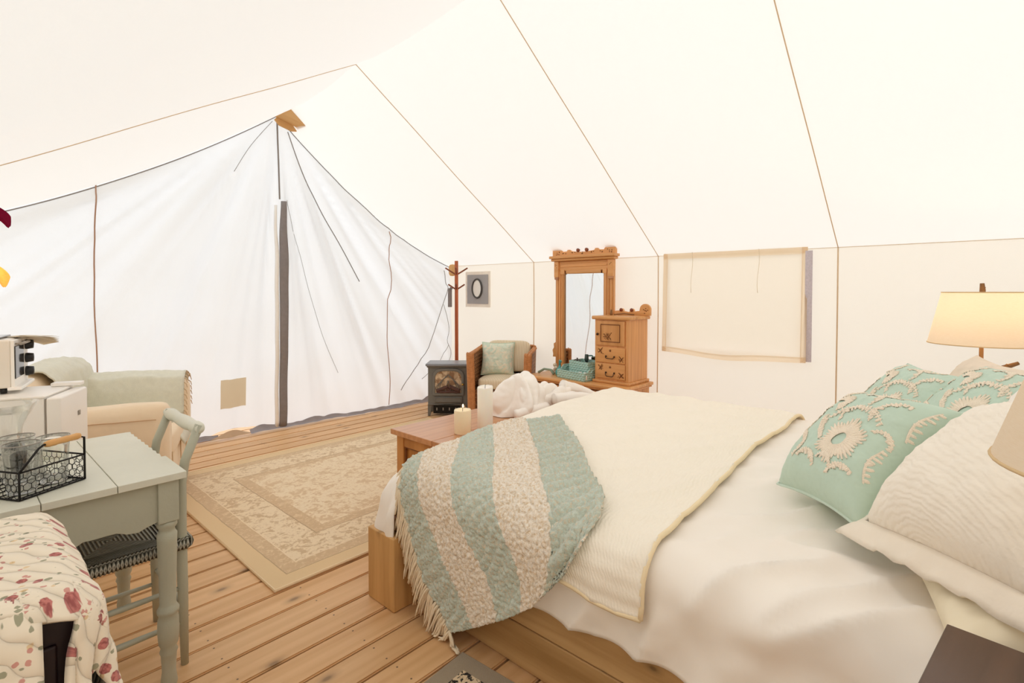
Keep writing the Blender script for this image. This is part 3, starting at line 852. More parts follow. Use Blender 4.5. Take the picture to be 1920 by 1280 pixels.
pillow('bed_pillow', 'white pillow propped upright behind the quilted sham', (1.98, -.06, .72), radians(20), radians(60), .66, .5, .2, M['duvet'], seed=19, piping=False, wr=.01, pinch=.04)

# ------------------------------------------------------------------ blanket chest, candles, robes
CH = V(2.62, 2.45, .011)
chest = thing('blanket_chest', 'reddish brown wooden chest at the foot of the bed', 'chest', CH)
m = MB(); m.box((0, -.205, .492), (1.44, .215, .034)); m.build('top_board', M['chestt'], chest, bevel=.004)
m = MB(); m.box((0, .11, .492), (1.44, .41, .034)); m.build('top_board', M['chestt'], chest, bevel=.004)
for sx in (-1, 1):
    for sy in (-1, 1):
        m = MB(); m.box((sx * .655, sy * .255, .2375), (.07, .07, .475)); m.build('corner_post', M['chestb'], chest, bevel=.004)
    m = MB(); m.box((sx * .66, 0, .44), (.05, .44, .07)); m.build('side_rail', M['chestb'], chest, bevel=.003)
    m = MB(); m.box((sx * .66, 0, .09), (.05, .44, .09)); m.build('side_rail', M['chestb'], chest, bevel=.003)
    m = MB(); m.box((sx * .648, 0, .265), (.03, .44, .28)); m.build('side_panel', M['chestb'], chest)
    m = MB()
    m.tube([(sx * .675, -.213, .13), (sx * .675, .213, .13), (sx * .675, .213, .40), (sx * .675, -.213, .40)], .006, 5, True); m.build('panel_bead', M['oakd'], chest)
for sy in (-1, 1):
    m = MB(); m.box((0, sy * .262, .26), (1.24, .03, .43)); m.build('long_panel', M['chestb'], chest)

def candle(label, x, y, r, h, mat, slope=0.0, flame=False):
    t = thing('pillar_candle', label, 'candle', (x, y, CH.z + .509))
    m = MB(); n = 32
    prof = [(r * .96, 0), (r, .004), (r, h - .006), (r * .97, h), (r * .8, h - .006), (r * .3, h - .012), (0, h - .012)]
    m.lathe(prof, n)
    for p in m.v:
        if p.z > h * .6: p.z += slope * p.x + .004 * nz(p.x * 60, p.y * 60)
    m.build('wax', mat, t, True)
    m = MB(); m.tube([(0, 0, h - .014), (.001, 0, h + .004), (.003, 0, h + .014)], .0015, 5); m.build('wick', M['wick'], t)
    if flame:
        g = G('candle_flame'); e = g.node('ShaderNodeEmission', {'Color': (1, .72, .35, 1), 'Strength': 8}).outputs[0]
        m = MB(); m.blob((.003, 0, h + .022), (.004, .004, .011), 8, 6); m.build('flame', g.done(e), t, True)
candle('short wide ivory pillar candle on the chest', 2.135, 2.345, .052, .146, M['candle2'], 0, True)
candle('tall white pillar candle standing beside the short one', 2.285, 2.30, .049, .272, M['candle'], .08)

def robe(label, c, rx, ry, h, rz, seed, belt):
    t = thing('bathrobe', label, 'bathrobe', (c[0], c[1], CH.z + .510), rz, 'folded white robes on the chest')
    def fn(a, b):
        th = 2 * pi * a
        e = b
        lob = 1 + .16 * sin(3 * th + seed) + .10 * sin(5 * th + 2 * seed) + .08 * nz(cos(th) * 2, sin(th) * 2, seed)
        rr = (sin(e * pi / 2) ** .75)
        z = h * (cos(e * pi / 2) ** .7) * (1 + .3 * nz(cos(th) * 1.3 * rr, sin(th) * 1.3 * rr, seed + 4))
        x, y = rx * lob * rr * cos(th), ry * lob * rr * sin(th)
        an = seed * 1.3 + .7 * nz(x * 3, y * 3, seed)
        ph = (-x * sin(an) + y * cos(an)) * 30 + 3.0 * nz(x * 4, y * 4, seed + 2) + z * 14
        f = .034 * abs(sin(ph)) ** .8 * (.6 + .8 * abs(nz(x * 5, y * 5, seed + 6))) + .022 * nz(x * 7, y * 7, z * 7) + .004 * nz(x * 30, y * 30, z * 30)
        s = 1 + (f - .02) / max(.05, hypot(rx, ry) * .6)
        return V(x * s, y * s, max(.002, z + (f - .02) * (1 - .6 * e)))
    m = MB(); m.grid(fn, 150, 64, cu=True); m.build('terry_body', M['robe'], t, True, weld=True)
    for (pts, r) in belt:
        m = MB(); n = len(pts) * 6; path = []
        for i in range(n + 1):
            f = i / n * (len(pts) - 1); k = min(int(f), len(pts) - 2); path.append(V(*pts[k]).lerp(V(*pts[k + 1]), f - k))
        for _ in range(8): path = [path[0]] + [(path[i - 1] + path[i] * 2 + path[i + 1]) / 4 for i in range(1, n)] + [path[-1]]
        m.tube(path, [r * (1 + .12 * nz(i * .7, seed)) for i in range(n + 1)], 10)
        for p in m.v: p.z = max(p.z, .003)
        m.build('sleeve', M['robe'], t, True)
robe('larger folded white terry robe heaped on the chest beside the candles', (2.775, 2.44), .195, .17, .265, .4, 1.0,
     [([(-.22, -.04, .03), (-.13, -.15, .06), (.0, -.18, .05), (.11, -.16, .03)], .036)])
robe('smaller folded white terry robe slumped at the far end of the chest', (3.10, 2.40), .215, .165, .165, -.2, 5.0,
     [([(-.12, -.16, .09), (.05, -.2, .09), (.24, -.14, .05)], .045), ([(.1, .0, .15), (.26, -.02, .1), (.36, -.08, .04)], .04)])

# ------------------------------------------------------------------ dresser with mirror
DX, DY = 4.42, 2.82     # back plane and centre
dr = thing('dresser', 'golden oak dresser with tall carved mirror and small drawer tower', 'dresser', (DX, DY, 0))
def dbox(name, a, b, mat, bev=.004, par=None):
    m = MB(); m.span((a[0] - DX, a[1] - DY, a[2]), (b[0] - DX, b[1] - DY, b[2])); return m.build(name, mat, par or dr, bevel=bev)
dbox('top_slab', (3.925, 2.235, .525), (4.42, 3.38, .555), M['oakh'], .008)
dbox('top_moulding', (3.945, 2.25, .505), (4.42, 3.365, .525), M['oakh'], .008)
dbox('carcass', (3.985, 2.275, .06), (4.41, 3.345, .505), M['oak'])
for y in (2.265, 3.305):
    dbox('front_stile', (3.965, y, 0), (4.0, y + .05, .505), M['oak'])
dbox('side_panel', (4.03, 2.262, .12), (4.36, 2.272, .46), M['oak'], .003)
m = MB(); m.tube([(4.05 - DX, 2.262 - DY, .16), (4.34 - DX, 2.262 - DY, .16), (4.34 - DX, 2.262 - DY, .43), (4.05 - DX, 2.262 - DY, .43)], .005, 5, True); m.build('panel_bead', M['oakd'], dr)
def swing_handle(par, x, y, z, w=.075, drop=.022):
    m = MB(); m.tube([(x - .006, y + w / 2 * k, z - d_) for k, d_ in ((-1, 0), (-.95, drop * .6), (-.7, drop), (0, drop), (.7, drop), (.95, drop * .6), (1, 0))], .0035, 6)
    for s in (-1, 1): m.blob((x + .004, y + s * w / 2, z + .002), (.006, .009, .009), 8, 6)
    m.build('handle', M['bronze'], par, True)
def carving(par, x, y, z, w, h, sd, name='carving'):
    rnd = random.Random(sd); m = MB()
    for k in range(5):
        a = y - w / 2 + w * rnd.random() * .4; 
        m.tube([(x, a, z - h / 2 + rnd.random() * h * .3), (x, a + w * .55, z + h / 2 - rnd.random() * h * .3)], .0014, 4)
        m.tube([(x, a, z + h / 2 - rnd.random() * h * .3), (x, a + w * .45, z - h / 2 + rnd.random() * h * .3)], .0014, 4)
    for k in range(5): m.blob((x, y - w / 2 + rnd.random() * w, z - h / 2 + rnd.random() * h), (.002, .005, .004), 6, 4)
    m.build(name, M['oakd'], par)
for (z0, z1) in ((.30, .485), (.085, .28)):
    d = dbox('drawer', (3.968, 2.325, z0), (3.99, 3.295, z1), M['oakh'])
    for y in (2.55, 3.07): swing_handle(d, 3.962 - DX, y - DY, (z0 + z1) / 2, .09)
    dbox('drawer_gap', (3.972, 2.32, z1), (3.986, 3.30, z1 + .008), M['oakd'], 0)
# tower
dbox('tower_case', (4.055, 2.29, .58), (4.40, 2.64, 1.135), M['oak'])
dbox('tower_base', (4.035, 2.272, .556), (4.41, 2.658, .582), M['oakh'], .006)
dbox('tower_cornice', (4.03, 2.265, 1.133), (4.41, 2.665, 1.166), M['oakh'], .010)
dbox('tower_stile', (4.048, 2.29, .582), (4.058, 2.315, 1.133), M['oak'], .002)
d = dbox('door', (4.040, 2.325, .90), (4.058, 2.615, 1.122), M['oak'])
m = MB(); x = 4.038 - DX
m.tube([(x, 2.372 - DY, .935), (x, 2.568 - DY, .935), (x, 2.568 - DY, 1.09), (x, 2.372 - DY, 1.09)], .005, 5, True); m.build('panel_bead', M['oakd'], d)
m = MB(); m.blob((4.022 - DX, 2.593 - DY, 1.0), (.014, .012, .012), 10, 8); m.build('knob', M['bronze'], d, True)
carving(d, 4.038 - DX, 2.50 - DY, .985, .09, .08, 3)
for i, (z0, z1) in enumerate(((.745, .885), (.60, .735))):
    d = dbox('drawer', (4.042, 2.32, z0), (4.058, 2.62, z1), M['oakh'])
    swing_handle(d, 4.034 - DX, 2.47 - DY, (z0 + z1) / 2 - .015, .085, .03 if i else .016)
    m = MB(); m.blob((4.040 - DX, 2.47 - DY, z1 - .03), (.004, .010, .010), 10, 6); m.build('keyhole', M['oakd'], d, True)
    carving(d, 4.041 - DX, 2.57 - DY, z1 - .035, .07, .055, 5 + i); carving(d, 4.041 - DX, 2.365 - DY, z0 + .04, .07, .055, 8 + i)
def crest(par, y0, y1, z, x0, x1, r, bumps, both=True, hgt=.03):
    """scrolled cresting board; outline in (y,z)"""
    n = 70; pts = []
    for i in range(n + 1):
        t = i / n; y = lerp(y0, y1, t); h = hgt + .012 * (1 - cos(4 * pi * t)) * .5
        for bt, br in bumps:
            dd = (y - lerp(y0, y1, bt)); 
            if abs(dd) < br: h = max(h, hgt + .012 + sqrt(br * br - dd * dd))
        for e, on in ((y0, both), (y1, True)):
            cy = e + (r if (y1 > y0) == (e == y0) else -r) * .98; dd = y - cy
            if on and abs(dd) < r: h = max(h, r * 1.0 + sqrt(r * r - dd * dd))
        pts.append((y, z + h))
    outl = [(y0, z)] + pts + [(y1, z)]
    m = MB(); m.prism([(a - DY, b) for a, b in outl], lambda a, b, t: V(t, a, b), x0 - DX, x1 - DX)
    return m.build('crest', M['oakh'], par, bevel=.003)
c = crest(dr, 3.345, 2.59, 1.752, 4.325, 4.36, .060, [(.28, .026), (.72, .026)], True, .036)
for t in (.43, .57):
    m = MB(); m.blob((4.322 - DX, lerp(3.335, 2.60, t) - DY, 1.806), (.018, .021, .021), 10, 8); m.build('rosette', M['orangeb'], c, True)
    m = MB()
for e in (0.07, .93, .2, .8, .5, .36, .64):
    m = MB(); rnd = random.Random(int(e * 100)); 
    for k in range(6 if e in (.07, .93) else 3): m.blob((4.323 - DX, lerp(3.335, 2.60, e) - DY + rnd.uniform(-.03, .03), 1.785 + rnd.uniform(-.02, .045 if e in (.07, .93) else .0)), (.002, .006, .005), 6, 4)
    m.build('carved_leaf', M['oakd'], c)
c = crest(dr, 2.66, 2.235, 1.166, 4.34, 4.37, .054, [(.30, .02), (.56, .02)], False, .030)
for t in (.30, .56):
    m = MB(); m.blob((4.337 - DX, lerp(2.66, 2.235, t) - DY, 1.215), (.016, .017, .017), 10, 8); m.build('rosette', M['orangeb'], c, True)
m = MB()
for k in range(6): m.blob((4.337 - DX, 2.28 + random.uniform(-.025, .025) - DY, 1.215 + random.uniform(-.03, .03)), (.002, .006, .005), 6, 4)
m.build('carved_leaf', M['oakd'], c)
# mirror frame
fr = dbox('mirror_frame', (4.325, 2.607, 1.60), (4.36, 3.315, 1.70), M['oakh'])
for y0, y1 in ((3.195, 3.308), (2.612, 2.725)):
    dbox('mirror_post', (4.33, y0, .556), (4.365, y1, 1.62), M['oak'], .003)
    for k in range(3):
        yy = lerp(y0, y1, (k + .8) / 3.6); dbox('reed', (4.322, yy - .011, .60), (4.335, yy + .011, 1.60), M['oak'], .005)
    yc = (y0 + y1) / 2
    yc = yc + (.032 if yc > 2.9 else -.032)
    b = dbox('corner_block', (4.305, yc - .028, 1.535), (4.33, yc + .028, 1.70), M['oakh'], .005)
    dbox('block_foot', (4.308, yc - .026, 1.51), (4.328, yc + .026, 1.545), M['chestt'], .006, b)
    m = MB(); 
    for k in range(4): m.blob((4.304 - DX, yc - DY + random.uniform(-.012, .012), 1.65 + random.uniform(-.025, .025)), (.002, .004, .004), 6, 4)
    m.build('carved_leaf', M['oakd'], b)
    yq = y1 - .018 if yc < 2.9 else y0 + .018
    dbox('rosette_block', (4.318, yq - .024, 1.565), (4.335, yq + .024, 1.615), M['oakh'], .004)
for k, z in enumerate((1.64, 1.675)): dbox('header_reed', (4.318, 2.68, z), (4.33, 3.24, z + .02), M['oakh'], .006)
dbox('inner_rail', (4.32, 2.75, 1.57), (4.335, 3.17, 1.61), M['oakh'], .006)
dbox('cornice', (4.285, 2.585, 1.70), (4.375, 3.34, 1.728), M['oakh'], .010)
dbox('cornice_cap', (4.27, 2.572, 1.726), (4.38, 3.352, 1.754), M['oakh'], .006)
dbox('mirror_glass', (4.345, 2.725, .60), (4.352, 3.195, 1.58), M['mirror'], 0)
dbox('mirror_back', (4.353, 2.70, .58), (4.362, 3.22, 1.60), M['oak'], 0)
m = MB(); m.prism([(0, 0), (.045, 0), (.04, .03), (.05, .07), (.03, .10), (.035, .14), (0, .16)], lambda a, b, t: V(t, 3.308 + a - DY, .70 + b), 4.34 - DX, 4.36 - DX); m.build('side_bracket', M['oakh'], dr, bevel=.003)

# things on the dresser
def m_wicker(name, c1, c2, sx=90, sz=90):
    g = G(name); P = g.coord()
    w1 = g.wave(P, sx / 6, 0, 1, 'BANDS', 'Z', 0); w2 = g.wave(g.mapping(P, (1, 1, 1)), sx / 5, 0, 1, 'BANDS', 'DIAGONAL', 0)
    f = g.math('MULTIPLY', w1, w2); n = g.noise(P, 40, 3)
    c = g.mix(g.math('MULTIPLY', g.math('ADD', f, n), .5), srgb(c2), srgb(c1))
    return g.done(g.pbsdf(c, .6, g.bump(f, .8, .01), 0, .3))
M['tealwick'] = m_wicker('turquoise_wicker', '#c6dfd6', '#9dc6bb')
TZ = .5565
tr = thing('wicker_tray', 'low turquoise wicker tray with loop handles on the dresser top', 'tray', (4.12, 2.845, TZ), radians(-10))
m = MB(); m.box((0, 0, .006), (.28, .36, .012)); m.build('base', M['tealwick'], tr)
for s in (-1, 1):
    m = MB(); m.box((s * .137, 0, .045), (.012, .36, .07)); m.build('long_side', M['tealwick'], tr, bevel=.004)
    m = MB(); m.prism([(-.137, .01), (.137, .01), (.137, .075), (.09, .085), (.055, .12), (-.055, .12), (-.09, .085), (-.137, .075)], lambda a, b, t: V(a, t, b), s * .177 - .006, s * .177 + .006); m.build('end_side', M['tealwick'], tr, bevel=.003)
    m = MB(); m.tube([(.045 * cos(k * pi / 8), s * .1765 - .008, .07 + .032 * sin(k * pi / 8)) for k in range(9)], .006, 6); m.tube([(.045 * cos(k * pi / 8), s * .1765 + .008, .07 + .032 * sin(k * pi / 8)) for k in range(9)], .006, 6); m.build('handle', M['tealwick'], tr, True)
bk = thing('wicker_basket', 'deep turquoise wicker basket standing inside the tray', 'basket', (4.155, 2.815, TZ + .013), radians(-10))
for (c, d) in (((0, 0, .004), (.19, .25, .008)), ((-.09, 0, .08), (.012, .25, .15)), ((.09, 0, .08), (.012, .25, .15)), ((0, -.12, .08), (.19, .012, .15)), ((0, .12, .08), (.19, .012, .15))):
    m = MB(); m.box(c, d); m.build('side' if c[2] > .01 else 'base', M['tealwick'], bk, bevel=.004)
def on_tray(o, x, y, z=TZ + .013): o.location = (x, y, z); return o
b = thing('soap_bottle', 'turquoise glass soap bottle with pump beside the wicker tray', 'bottle', (4.10, 3.08, TZ + .001))
m = MB(); m.lathe([(.03, 0), (.042, .01), (.044, .035), (.034, .06), (.014, .08), (.012, .10)], 18); m.build('body', M['teal'], b, True)
m = MB(); m.tube([(0, 0, .095), (0, 0, .15)], .010, 8); m.tube([(-.005, 0, .15), (-.03, -.035, .152), (-.035, -.045, .14)], .008, 6); m.build('pump', M['teal'], b, True)
for i, (x, y, c, nm, lab) in enumerate(((3.99, 2.76, '#b98a5c', 'small_jar', 'tiny amber jar at the front of the wicker tray'), (3.985, 2.70, '#efe9df', 'small_jar', 'tiny white jar at the front of the wicker tray'))):
    j = thing(nm, lab, 'jar', (x + .0, y, TZ + .013 + .0))
    m = MB(); m.lathe([(.017, 0), (.019, .004), (.019, .04), (.012, .048), (.012, .052)], 14); m.build('body', plain('jar_glaze_%d' % i, c, .4), j, True)
    m = MB(); m.lathe([(.016, .052), (.016, .068), (.0, .069)], 14); m.build('lid', M['offwhite'], j, True)
tools = [('hair_brush', 'black hair brush standing in the wicker basket, nearest the tower', (4.14, 2.735), (.05, -.12, .19), '#241f1f', .013),
         ('scissors', 'dark scissors standing at the front of the wicker basket', (4.085, 2.86), (.03, .02, .17), '#3c3430', .006),
         ('lotion_bottle', 'slim dark bottle in the middle of the wicker basket', (4.20, 2.83), (0, 0, .20), '#3c4a46', .014),
         ('comb', 'brown comb leaning in the wicker basket beside the bottle', (4.17, 2.775), (.02, -.08, .17), '#5a4030', .006),
         ('curling_iron', 'black curling iron resting at the back of the wicker basket', (4.215, 2.75), (.0, -.1, .18), '#181616', .010)]
for i, (nm, lab, (x, y), d, c, r) in enumerate(tools):
    t = thing(nm, lab, nm.replace('_', ' '), (x, y, TZ + .022)); d = V(*d); mt = plain('toiletry_%d' % i, c, .35, .1, 20, 0)
    m = MB(); m.tube([d * .0, d * .6], r * .6, 8); m.build('handle', mt, t, True)
    m = MB(); m.tube([d * .6, d * .75, d * 1.0], [r * .8, r * 1.5, r * 1.2], 10); m.build('head', mt, t, True)
    if nm == 'scissors':
        for s in (-1, 1):
            m = MB(); m.tube([d * .62 + V(.0, s * .017 + .017 * cos(k * pi / 6), .03 + .02 * sin(k * pi / 6)) for k in range(12)], .004, 6, True); m.build('finger_ring', mt, t, True)
m = MB(); m.box((0, 0, .13), (.06, .03, .26)); o = m.build('white_carton', M['white'], bevel=.003); on_tray(o, 4.16, 2.665, TZ); tag(o, 'tall narrow white carton between the tray and the tower', 'carton')
m = MB(); m.tube([(0, 0, 0), (.01, -.1, .012), (.015, -.2, .004)], .006, 6); m.lathe([(.012, 0), (.014, .01), (.008, .05), (0, .052)], 10, (0.0, .03, -.005)); o = m.build('stick_ornament', M['stickwood'], smooth=True); o.location = (4.24, 2.55, 1.172); tag(o, 'small grey stick ornament lying on the drawer tower', 'ornament')
m = MB(); m.tube([(.0, .0, .012), (.02, .05, .045), (.0, .12, .05), (-.02, .18, .012)], .012, 8); o = m.build('green_cord', plain('sage_rope', '#8a9a86', .8), smooth=True); o.location = (4.08, 3.14, TZ); tag(o, 'curled sage green cord at the end of the dresser', 'cord')
m = MB()
for k in range(7): m.blob((random.uniform(-.03, .03), random.uniform(-.03, .03), .018 + .012 * k), (.022, .022, .018), 8, 6)
o = m.build('sea_sponge', plain('shell_beige', '#d9cbb4', .8), smooth=True); o.location = (4.15, 3.17, TZ - .0); tag(o, 'lumpy beige bath sponge beside the turquoise bottle', 'sponge')

# ------------------------------------------------------------------ wicker armchair with cushions
M['wick'] = m_wicker('brown_wicker', '#c08c5e', '#5e3a20', 50)
M['braid'] = plain('braided_rattan', '#bd7f4c', .5, .35, 30, .3, 80)
def m_stripe(name, c1, c2, scale, axis='X'):
    g = G(name); P = g.coord(); w = g.wave(P, scale, 0, 1, 'BANDS', axis, 0)
    c = g.ramp(w, [(.55, srgb(c1)), (.75, srgb(c2))])
    return g.done(g.pbsdf(c, .85, g.bump(g.noise(P, 200, 2), .2, .003), 0, .2, .1))
M['stripe'] = m_stripe('cream_stripe_cotton', '#e9dcc4', '#cbb794', 18, 'X')
wc = thing('wicker_armchair', 'brown wicker tub armchair beside the dresser', 'armchair', (3.85, 3.67, 0), radians(-59))
W2, D2, HT = .285, .50, .735
m = MB()
def shell(a, b):   # U-shaped shell path, flared to the top
    s = a * 2 - 1; q = abs(s)
    if q < .4: x, y = s / .4 * (W2 - .06), D2
    elif q < .55:
        k = (q - .4) / .15 * pi / 2; x = math.copysign(W2 - .06 + .06 * sin(k), s); y = D2 - .06 + .06 * cos(k)
    else: x = math.copysign(W2, s); y = lerp(D2 - .06, 0, (q - .55) / .45)
    fl = .02 * b
    z = lerp(.02, HT + .03 * (1 - ss(.4, 1, q)), b)
    return V(x * (1 + fl / W2), y + fl * .5 * (1 if q < .5 else 0), z)
m.grid(shell, 60, 14); m.build('woven_shell', M['wick'], wc, True, solid=.03)
m = MB(); m.box((0, .03, .185), (2 * W2 - .03, .03, .35)); m.build('front_panel', M['wick'], wc, bevel=.004)
m = MB(); m.box((0, .25, .345), (2 * W2 - .04, .46, .03)); m.build('seat_deck', M['wick'], wc)
def braid(path, r, name='braid'):
    m = MB(); path = [V(*p) for p in path]
    for s in (-1, 1):
        tot = sum((b - a).length for a, b in zip(path, path[1:])); n = int(tot / .022)
        for i in range(n):
            d = (i + .5) / n * tot; acc = 0
            for a, b in zip(path, path[1:]):
                l = (b - a).length
                if d <= acc + l: c = a.lerp(b, (d - acc) / l); t = (b - a).normalized(); break
                acc += l
            sd = t.cross(V(0, 1, 0)); sd = sd.normalized() if sd.length > .1 else V(1, 0, 0)
            R = t.lerp(sd * s, .35).to_track_quat('X', 'Z').to_matrix()
            m.blob(c + sd * s * r * .45, (r * 1.15, r * .6, r * .7), 8, 6, 1, R)
    m.build(name, M['braid'], wc, True)
for s in (-1, 1): braid([(s * (W2 + .0), -.022, .02), (s * (W2 + .008), -.022, .4), (s * (W2 + .02), -.02, HT)], .034)
braid([shell(i / 30, 1) + V(0, 0, .005) for i in range(31)], .022)
def rcush(name, c, d, mat, label, cat, seed=0, puff=.02, rot=None):
    m = MB(); m.blob((0, 0, d[2] / 2), (d[0] / 2, d[1] / 2, d[2] / 2), 48, 24, .35)
    for p in m.v:
        k = max(0, 1 - (2 * p.x / d[0]) ** 2) * max(0, 1 - (2 * p.y / d[1]) ** 2)
        p.z += puff * k * (1 if p.z > d[2] / 2 else -.2) + .006 * nz(p.x * 8 + seed, p.y * 8, p.z * 8)
    return m
def wloc(x, y, z): R = Matrix.Rotation(radians(-59), 3, 'Z'); return R @ V(x, y, 0) + V(3.85, 3.67, z)
m = rcush('', 0, (.50, .46, .115), None, '', '', 3)
o = m.build('seat_cushion', M['stripe'], smooth=True); o.location = wloc(0, .235, .365); o.rotation_euler = (0, 0, radians(-59)); tag(o, 'cream striped seat cushion of the wicker armchair', 'cushion')
m = rcush('', 0, (.48, .34, .11), None, '', '', 6)
o = m.build('back_cushion', M['stripe'], smooth=True); o.location = wloc(0.0, .40, .545); o.rotation_euler = Euler((radians(78), 0, radians(-59))); o.location = wloc(0.02, .465, .665); tag(o, 'cream striped back cushion leaning in the wicker armchair', 'cushion')
def m_leafy():
    g = G('pale_green_leaf_print'); P = g.coord(); n = g.noise(P, 14, 3, .6, 1.5)
    c = g.ramp(n, [(.4, srgb('#cbdac8')), (.52, srgb('#dfe2cf')), (.64, srgb('#ece2ca'))])
    return g.done(g.pbsdf(c, .85, g.bump(g.noise(P, 200), .2, .003), 0, .2, .1))
bp = wloc(-.075, .24, .485)
pillow('throw_pillow', 'pale green leaf print cushion on the wicker armchair', bp, radians(-59 + 180 + 4), radians(74), .36, .36, .13, m_leafy(), seed=22, cat='cushion', pmat=plain('green_edge', '#bccfba', .8))

# ------------------------------------------------------------------ electric stove
sv = thing('electric_stove', 'charcoal electric fireplace stove with arched glass door', 'stove', (3.765, 4.37, 0), radians(-47.8))
m = MB(); m.box((0, .14, .335), (.455, .26, .43)); body = m.build('body', M['stove'], sv, bevel=.006)
m = MB(); m.box((0, .13, .575), (.50, .31, .028)); m.build('top_plate', M['stovetop'], sv, bevel=.008)
m = MB(); m.box((0, .135, .555), (.475, .29, .02)); m.build('top_moulding', M['stove'], sv, bevel=.006)
for sx in (-1, 1):
    for y in (.035, .245):
        m = MB(); x = sx * .205
        m.add([V(x + a, y + b, .13) for a, b in ((-.025, -.025), (.025, -.025), (.025, .025), (-.025, .025))] + [V(x + a + sx * .012, y + b - .005, 0) for a, b in ((-.013, -.013), (.013, -.013), (.013, .013), (-.013, .013))],
              [(0, 1, 2, 3), (7, 6, 5, 4), (0, 4, 5, 1), (1, 5, 6, 2), (2, 6, 7, 3), (3, 7, 4, 0)])
        m.build('leg', M['stove'], sv, bevel=.003)
m = MB(); m.box((-.02, .12, .075), (.30, .2, .09)); gb = m.build('heater_grille', M['iron'], sv, bevel=.004)
for k in range(4):
    m = MB(); m.box((-.13 + k * .07, .018, .078), (.012, .004, .03)); m.build('vent_slot', M['greyplastic'], gb)
# arched door
def arch(w, z0, z1, n=14):
    pts = [(-w, z0)]; 
    for k in range(n + 1):
        a = pi - pi * k / n; pts.append((w * abs(cos(a)) ** .55 * (1 if cos(a) >= 0 else -1), z1 - .10 + .10 * sin(a) ** .8))
    return pts + [(w, z0)]
o_, i_ = arch(.175, .235, .535), arch(.148, .262, .508)
m = MB(); n = len(o_)
m.add([V(a, -.012, b) for a, b in o_] + [V(a, -.012, b) for a, b in i_] + [V(a, .012, b) for a, b in o_] + [V(a, .012, b) for a, b in i_],
      [f for k in range(n) for f in ((k, (k + 1) % n, n + (k + 1) % n, n + k), (n + k, n + (k + 1) % n, 3 * n + (k + 1) % n, 3 * n + k), (k, 2 * n + k, 2 * n + (k + 1) % n, (k + 1) % n))])
door = m.build('door_frame', M['stove'], sv, bevel=.003)
m = MB(); m.prism(i_, lambda a, b, t: V(a, t, b), -.001, .002)
g = G('fire_glass_painted_reflection'); gl = g.pbsdf(srgb('#c9a47c'), .06, None, 0, .7)
P = g.coord(); z_ = g.sep(P)[2]
m.build('fire_screen', g.done(g.pbsdf(g.ramp(g.noise(P, 14, 3, .5, .8), [(.4, srgb('#8d6a4e')), (.6, srgb('#dcc3a2'))]), .08, None, 0, .6)), door)  # beige mottling paints the reflected floor into the pane colour
def lg(p0, p1, r):
    m = MB(); p0, p1 = V(*p0), V(*p1); m.tube([p0.lerp(p1, k / 6) + V(0, 0, .006 * nz(k, r * 90)) for k in range(7)], [r * (1 + .2 * nz(k * 2, r * 50)) for k in range(7)], 8); m.build('log', plain('charred_log', '#5b4038', .8, .4, 30), door, True)
lg((-.13, -.006, .285), (.0, -.006, .335), .02); lg((.01, -.006, .335), (.13, -.006, .285), .022); lg((-.12, -.006, .275), (.13, -.006, .275), .016); lg((-.03, -.006, .32), (.05, -.006, .275), .014)
for (cx, r, a0, a1) in ((-.148, .25, 0, .95), (.148, .25, pi - .95, pi), (-.075, .2, -.0, 1.15), (.075, .2, pi - 1.15, pi), (-.23, .26, .0, .55), (.23, .26, pi - .55, pi), (-.02, .13, 2.0, 2.9), (.02, .13, .25, 1.1)):
    pts = []
    for k in range(13):
        a = lerp(a0, a1, k / 12); x_, z2 = cx + r * cos(a), .265 + r * sin(a)
        if abs(x_) < .147 and z2 < .5: pts.append((x_, -.012, z2))
    if len(pts) > 2: m = MB(); m.tube(pts, .004, 6); m.build('tracery_bar', M['stove'], door, True)
m = MB(); m.blob((.163, -.028, .36), (.012, .012, .012), 12, 8); m.build('knob', M['brass'], door, True)
m = MB(); m.box((0, .005, .185), (.31, .02, .06)); pn = m.build('lower_panel', M['stove'], sv, bevel=.004)
m = MB(); m.tube([(-.14, -.006, .165), (.14, -.006, .165), (.14, -.006, .205), (-.14, -.006, .205)], .004, 4, True); m.build('panel_bead', M['stove'], pn)
m = MB(); m.prism([(-.225, .125), (.225, .125), (.225, .145), (0, .128), (-.225, .145)], lambda a, b, t: V(a, t, b), -.002, .012); m.build('apron', M['stove'], sv, bevel=.002)

# ------------------------------------------------------------------ coat rack
ck = thing('coat_rack', 'orange brown wooden coat rack with angled pegs in the corner', 'coat rack', (4.22, 4.74, 0), radians(-45))
m = MB(); m.box((0, 0, .91), (.042, .042, 1.70)); m.build('pole', M['orange'], ck, bevel=.004)
for (z, l, a0) in ((1.60, .135, 0), (1.42, .10, 0)):
    for k in range(4):
        a = a0 + k * pi / 2 
        m = MB(); m.bar((.018 * cos(a), .018 * sin(a), z), (l * cos(a), l * sin(a), z + l * .55), .018, .018); m.build('peg', M['orangeb'], ck, bevel=.003)
for k in range(4):
    a = k * pi / 2
    m = MB(); m.bar((.02 * cos(a), .02 * sin(a), .14), (.24 * cos(a), .24 * sin(a), .012), .03, .024); m.build('foot', M['orange'], ck, bevel=.003)

